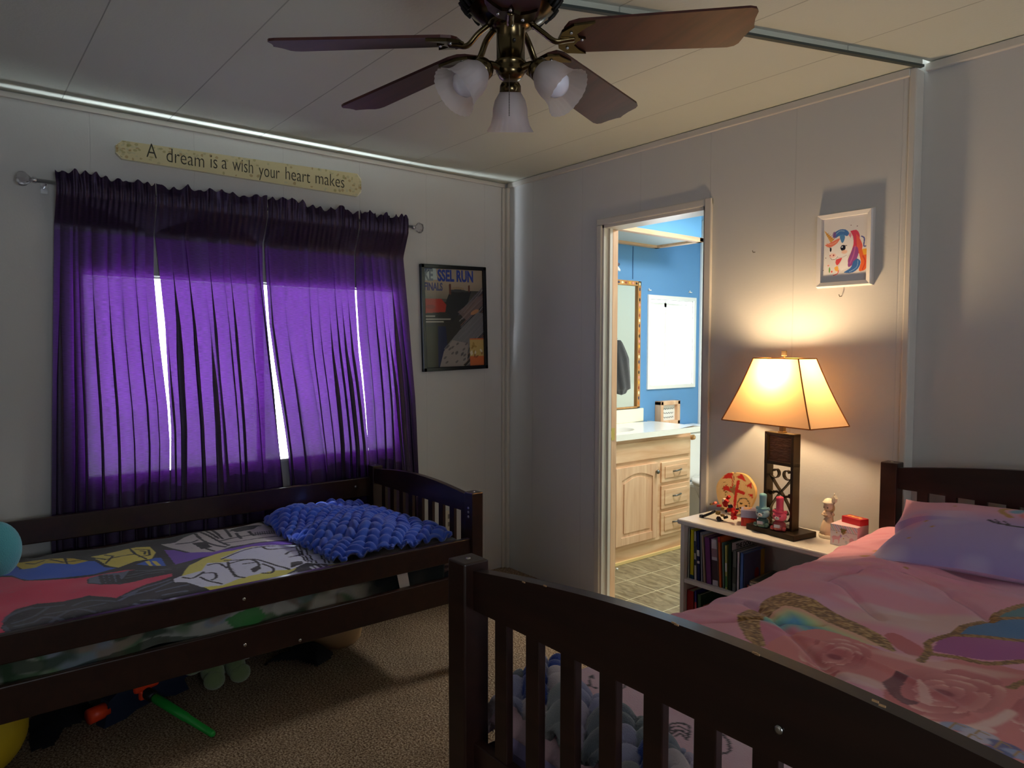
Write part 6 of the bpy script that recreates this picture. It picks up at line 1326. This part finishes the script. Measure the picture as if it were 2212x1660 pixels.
MB().tube([P+Vector((0.024, -0.006, 0.014)), P+Vector((0.021, -0.010, 0.10)), P+Vector((0.023, -0.006, 0.142))], 0.0015, 8).build('stick', mat('porcelain_stick', rgb(170, 150, 120), 0.5), t)
MB().box(P[0]+0.0155, P[0]+0.0305, P[1]-0.012, P[1]+0.002, SZ+0.140, SZ+0.155, 0.001).prism([(P[0]+0.013, SZ+0.154), (P[0]+0.033, SZ+0.154), (P[0]+0.023, SZ+0.166)], 1, P[1]-0.014, P[1]+0.004).lathe([(0.002, 0.165), (0.0018, 0.171), (0.0005, 0.175)], 8, P+Vector((0.023, -0.005, 0))).build('birdhouse', CPD, t)
# music box with lock and red tin on top
J = dict(x=2.180, y=-0.118, w=0.098, d=0.100, h=0.078)
t = thing('jewellery_box', 'pastel unicorn print jewellery box with a metal clasp beside the bed post', 'box', (J['x'], J['y'], SZ), 0.06)
nu, nv = 90, 70; uu, vv = np.meshgrid(np.linspace(0, 1, nu), np.linspace(0, 1, nv), indexing='ij'); uu = uu.ravel(); vv = vv.ravel()
pt = Paint(np.c_[uu*100, vv*78], (232, 226, 230))
for k in range(14): pt.line([(k*9-10, 78), (k*9+6, 54)], 3, [(206, 160, 206), (160, 196, 196), (232, 170, 180), (180, 170, 220)][k % 4], 0.8)
pt.set((vv*78 < 55)*(vv*78 > 53.5), (170, 160, 150)); 
pt.poly(smooth_path([(6, 28), (14, 36), (30, 34), (38, 44), (42, 38), (36, 28), (34, 10), (31, 10), (30, 22), (16, 20), (13, 8), (10, 8), (10, 20)], 3), (222, 170, 186)); pt.poly([(36, 44), (44, 40), (40, 30)], (160, 140, 200))
pt.ell((80, 26), 9, 11, (222, 150, 170), 0.7).ell((60, 18), 5, 6, (170, 190, 200), 0.6).ell((24, 48), 2.5, 2.5, (190, 150, 80)).ell((50, 30), 2, 2, (190, 150, 80)); pt.line([(52, 40), (60, 44), (68, 38)], 2, (206, 170, 210))
MB().box(-J['w']/2, J['w']/2, -J['d']/2, J['d']/2, 0, J['h'], 0.002).build('box_body', mat('pastel_box', rgb(226, 196, 206), 0.5), t, local=True)
grid_mesh('printed_front', np.c_[-J['w']/2+0.001+uu*(J['w']-0.002), np.full(len(uu), -J['d']/2-0.0005), 0.001+vv*(J['h']-0.002)], nu, nv, pt.C, painted('box_print', 0.5), t, local=True)
MB().box(-0.011, 0.011, -J['d']/2-0.004, -J['d']/2, 0.060, 0.066, 0.001).box(-0.008, 0.008, -J['d']/2-0.005, -J['d']/2, 0.050, 0.062, 0.0015).box(-0.003, 0.003, -J['d']/2-0.007, -J['d']/2, 0.046, 0.058, 0.001).build('clasp', mat('clasp_metal', rgb(196, 180, 130), 0.25, 1.0), t, local=True)
t = thing('card_box', 'flat red box with a food picture, on top of the unicorn jewellery box', 'box', (J['x']+0.014, J['y']+0.012, SZ+J['h']), -0.25)
MB().box(-0.040, 0.040, -0.022, 0.022, 0.0004, 0.024, 0.0015).build('box_body', mat('crimson_box', rgb(184, 34, 44), 0.45), t, local=True)
for k in range(6): MB().ell((-0.025+0.01*k, 0.004*math.sin(k*2), 0.0242), (0.007, 0.008, 0.001), 10, 6).build('snack_picture', mat('snack', rgb(226, 170, 96), 0.6), t, local=True)

# ================================================================== CEILING FAN
FC = Vector((2.13, -1.68, 2.05))
t = thing('ceiling_fan', 'brass ceiling fan with five mahogany blades and three frosted glass shades', 'ceiling fan', (FC[0], FC[1], CZ))
c0 = Vector((FC[0], FC[1], 0))
MB().lathe([(0.09, 2.348), (0.10, 2.34), (0.105, 2.28), (0.114, 2.26), (0.118, 2.20), (0.118, 2.155), (0.112, 2.135), (0.090, 2.112), (0.070, 2.098), (0.045, 2.090)], 48, c0).build('motor_housing', BRASS, t)
for k in range(30):
    if k % 6 == 5: continue
    a = 2*PI*k/30
    if k == 0:
        pass
    p0 = c0+Vector((0.1155*math.cos(a), 0.1155*math.sin(a), 2.138)); p1 = c0+Vector((0.0955*math.cos(a), 0.0955*math.sin(a), 2.113))
    MB().tube([p0, (p0+p1)/2+Vector((0, 0, -0.001)), p1], [0.004, 0.0045, 0.003], 8).build('vent_slot', mat('vent_dark', rgb(10, 9, 8), 0.6), t)
MB().lathe([(0.050, 2.092), (0.052, 2.086), (0.040, 2.078), (0.032, 2.072), (0.032, 2.005), (0.036, 2.003), (0.036, 1.997), (0.030, 1.990), (0.034, 1.984), (0.026, 1.970), (0.014, 1.962)], 32, c0).build('light_kit_hub', BRASS, t)
# flared sleeve behind
MAHO = node_wood('mahogany', rgb(54, 22, 20), rgb(76, 34, 28), 0.5, 0, 4)
def blade(tip_px, R_, droop_z, pitch, idx):
    if tip_px is not None:
        # point of the pixel ray at distance R_ from the hub axis, nearest to blade height
        d = np.array([(tip_px[0]-1106)/F, -(tip_px[1]-830)/F, 1.0]) @ RM; best = None
        for tt in np.linspace(0.3, 4.0, 3000):
            q = CAM+d*tt; e = abs(math.hypot(q[0]-FC[0], q[1]-FC[1])-R_)+0.6*abs(q[2]-FC[2])
            if best is None or e < best[0]: best = (e, q)
        tip = Vector(best[1])
    else: tip = FC+Vector(droop_z)
    root = FC+Vector((0, 0, 0.005)); ax = (tip-root); L_ = ax.length; ax.normalize()
    side = Vector((0, 0, 1)).cross(ax).normalized(); side = Matrix.Rotation(pitch, 3, ax) @ side; nrm = ax.cross(side)
    M = Matrix([[ax[i], side[i], nrm[i], root[i]] for i in range(3)]+[[0, 0, 0, 1]])
    r0 = 0.118; w0, w1 = 0.056, 0.070
    out = [(r0, -w0*0.5), (r0+0.008, -w0*0.85), (r0+0.03, -w0), (L_-0.040, -w1), (L_-0.024, -w1*0.94), (L_-0.016, -w1*0.80), (L_-0.013, -w1*0.45), (L_-0.006, -w1*0.15), (L_, 0), (L_-0.006, w1*0.15), (L_-0.013, w1*0.45), (L_-0.016, w1*0.80), (L_-0.024, w1*0.94), (L_-0.040, w1), (r0+0.03, w0), (r0+0.008, w0*0.85), (r0, w0*0.5)]
    bl = MB().prism(out, 2, -0.003, 0.003, M=M).build('blade', MAHO, t)
    pr_ = [Vector((FC[0], FC[1], 0))+Vector((ax.x, ax.y, 0)).normalized()*0.046+Vector((0, 0, 2.092)), Vector((FC[0], FC[1], 0))+Vector((ax.x, ax.y, 0)).normalized()*0.075+Vector((0, 0, 2.072)), M @ Vector((0.100, 0, -0.011)), M @ Vector((0.125, 0, -0.010)), M @ Vector((0.145, 0, -0.008))]
    irn = MB().tube(smooth_path(pr_, 5), 0.0085, 10, flat=0.7)
    cres = [(x_-0.042, y_) for x_, y_ in [(0.150, 0), (0.155, 0.028), (0.178, 0.048), (0.225, 0.054), (0.205, 0.038), (0.190, 0.020), (0.196, 0.006), (0.214, 0), (0.196, -0.006), (0.190, -0.020), (0.205, -0.038), (0.225, -0.054), (0.178, -0.048), (0.155, -0.028)]]
    irn.prism(cres, 2, -0.010, -0.003, M=M); irn.build('blade_iron', BRASS, bl)
    for x_, y_ in ((0.133, 0.026), (0.133, -0.026), (0.163, 0.0)): MB().ell(M @ Vector((x_, y_, -0.011)), (0.004, 0.004, 0.003), 10, 6).build('screw', CHROME, bl)
R_ = 0.575
blade((1630, 57), R_, None, -0.22, 0)
blade((1340, 252), R_, None, -0.22, 1)
blade((768, 236), R_, None, -0.22, 2)
blade((590, 98), R_, None, -0.22, 3)
blade(None, R_, (0.575*math.cos(math.radians(-38)), 0.575*math.sin(math.radians(-38)), 0.0), -0.22, 4)
GLS = node_trans('frosted_glass', (0.82, 0.74, 0.70), 0.55, diffcol=(0.62, 0.56, 0.54), clear=0.22)
for az, hasb in ((math.radians(22), 1), (math.radians(262), 1), (math.radians(142), 0)):
    dh = Vector((math.cos(az), math.sin(az), 0)); ax = (dh*0.74+Vector((0, 0, -0.67))).normalized() if hasb else (dh*0.30+Vector((0, 0, -0.95))).normalized()
    p0 = Vector((FC[0], FC[1], 1.985))+dh*0.024; p1 = p0+dh*0.030+Vector((0, 0, 0.006))
    arm = MB().tube(smooth_path([p0, p0+dh*0.018+Vector((0, 0, 0.004)), p1+ax*0.004, p1+ax*0.012], 5), 0.008, 10)
    arm.lathe([(0.010, 0.006), (0.020, 0.010), (0.0245, 0.018), (0.0255, 0.032), (0.023, 0.034)], 24, p1, ax); ar = arm.build('fitter', BRASS, t)
    sb_ = MB().lathe([(0.021, 0.024), (0.026, 0.034), (0.036, 0.050), (0.0405, 0.068), (0.0415, 0.086), (0.046, 0.104), (0.056, 0.120)], 72, p1, ax, wave=lambda a, s: 0.022*math.sin(a*24)*s*s+0.03*math.sin(a*6)*max(0, s-0.7), cap=False).build('glass_shade', GLS, ar)
    MB().lathe([(0.012, 0.03), (0.014, 0.042), (0.026, 0.062), (0.0295, 0.078), (0.0265, 0.094), (0.015, 0.105), (0.002, 0.108)], 24, p1, ax).build('bulb', mat('unlit_bulb', rgb(226, 222, 232), 0.15), ar)
ch_ = MB(); q0 = Vector((FC[0], FC[1], 1.965))+Vector((0.02, -0.02, 0))
for k in range(26): ch_.ell(q0+Vector((0, 0, -0.0035*k)), (0.0013, 0.0013, 0.0015), 6, 5)
ch_.build('pull_chain', mat('chain_metal', rgb(90, 84, 74), 0.4, 1.0), t)
MB().ell(Vector((FC[0], FC[1], 0))+Vector((0.030, -0.014, 2.04)), (0.004, 0.004, 0.004), 10, 8).build('switch_screw', BLACK, t)
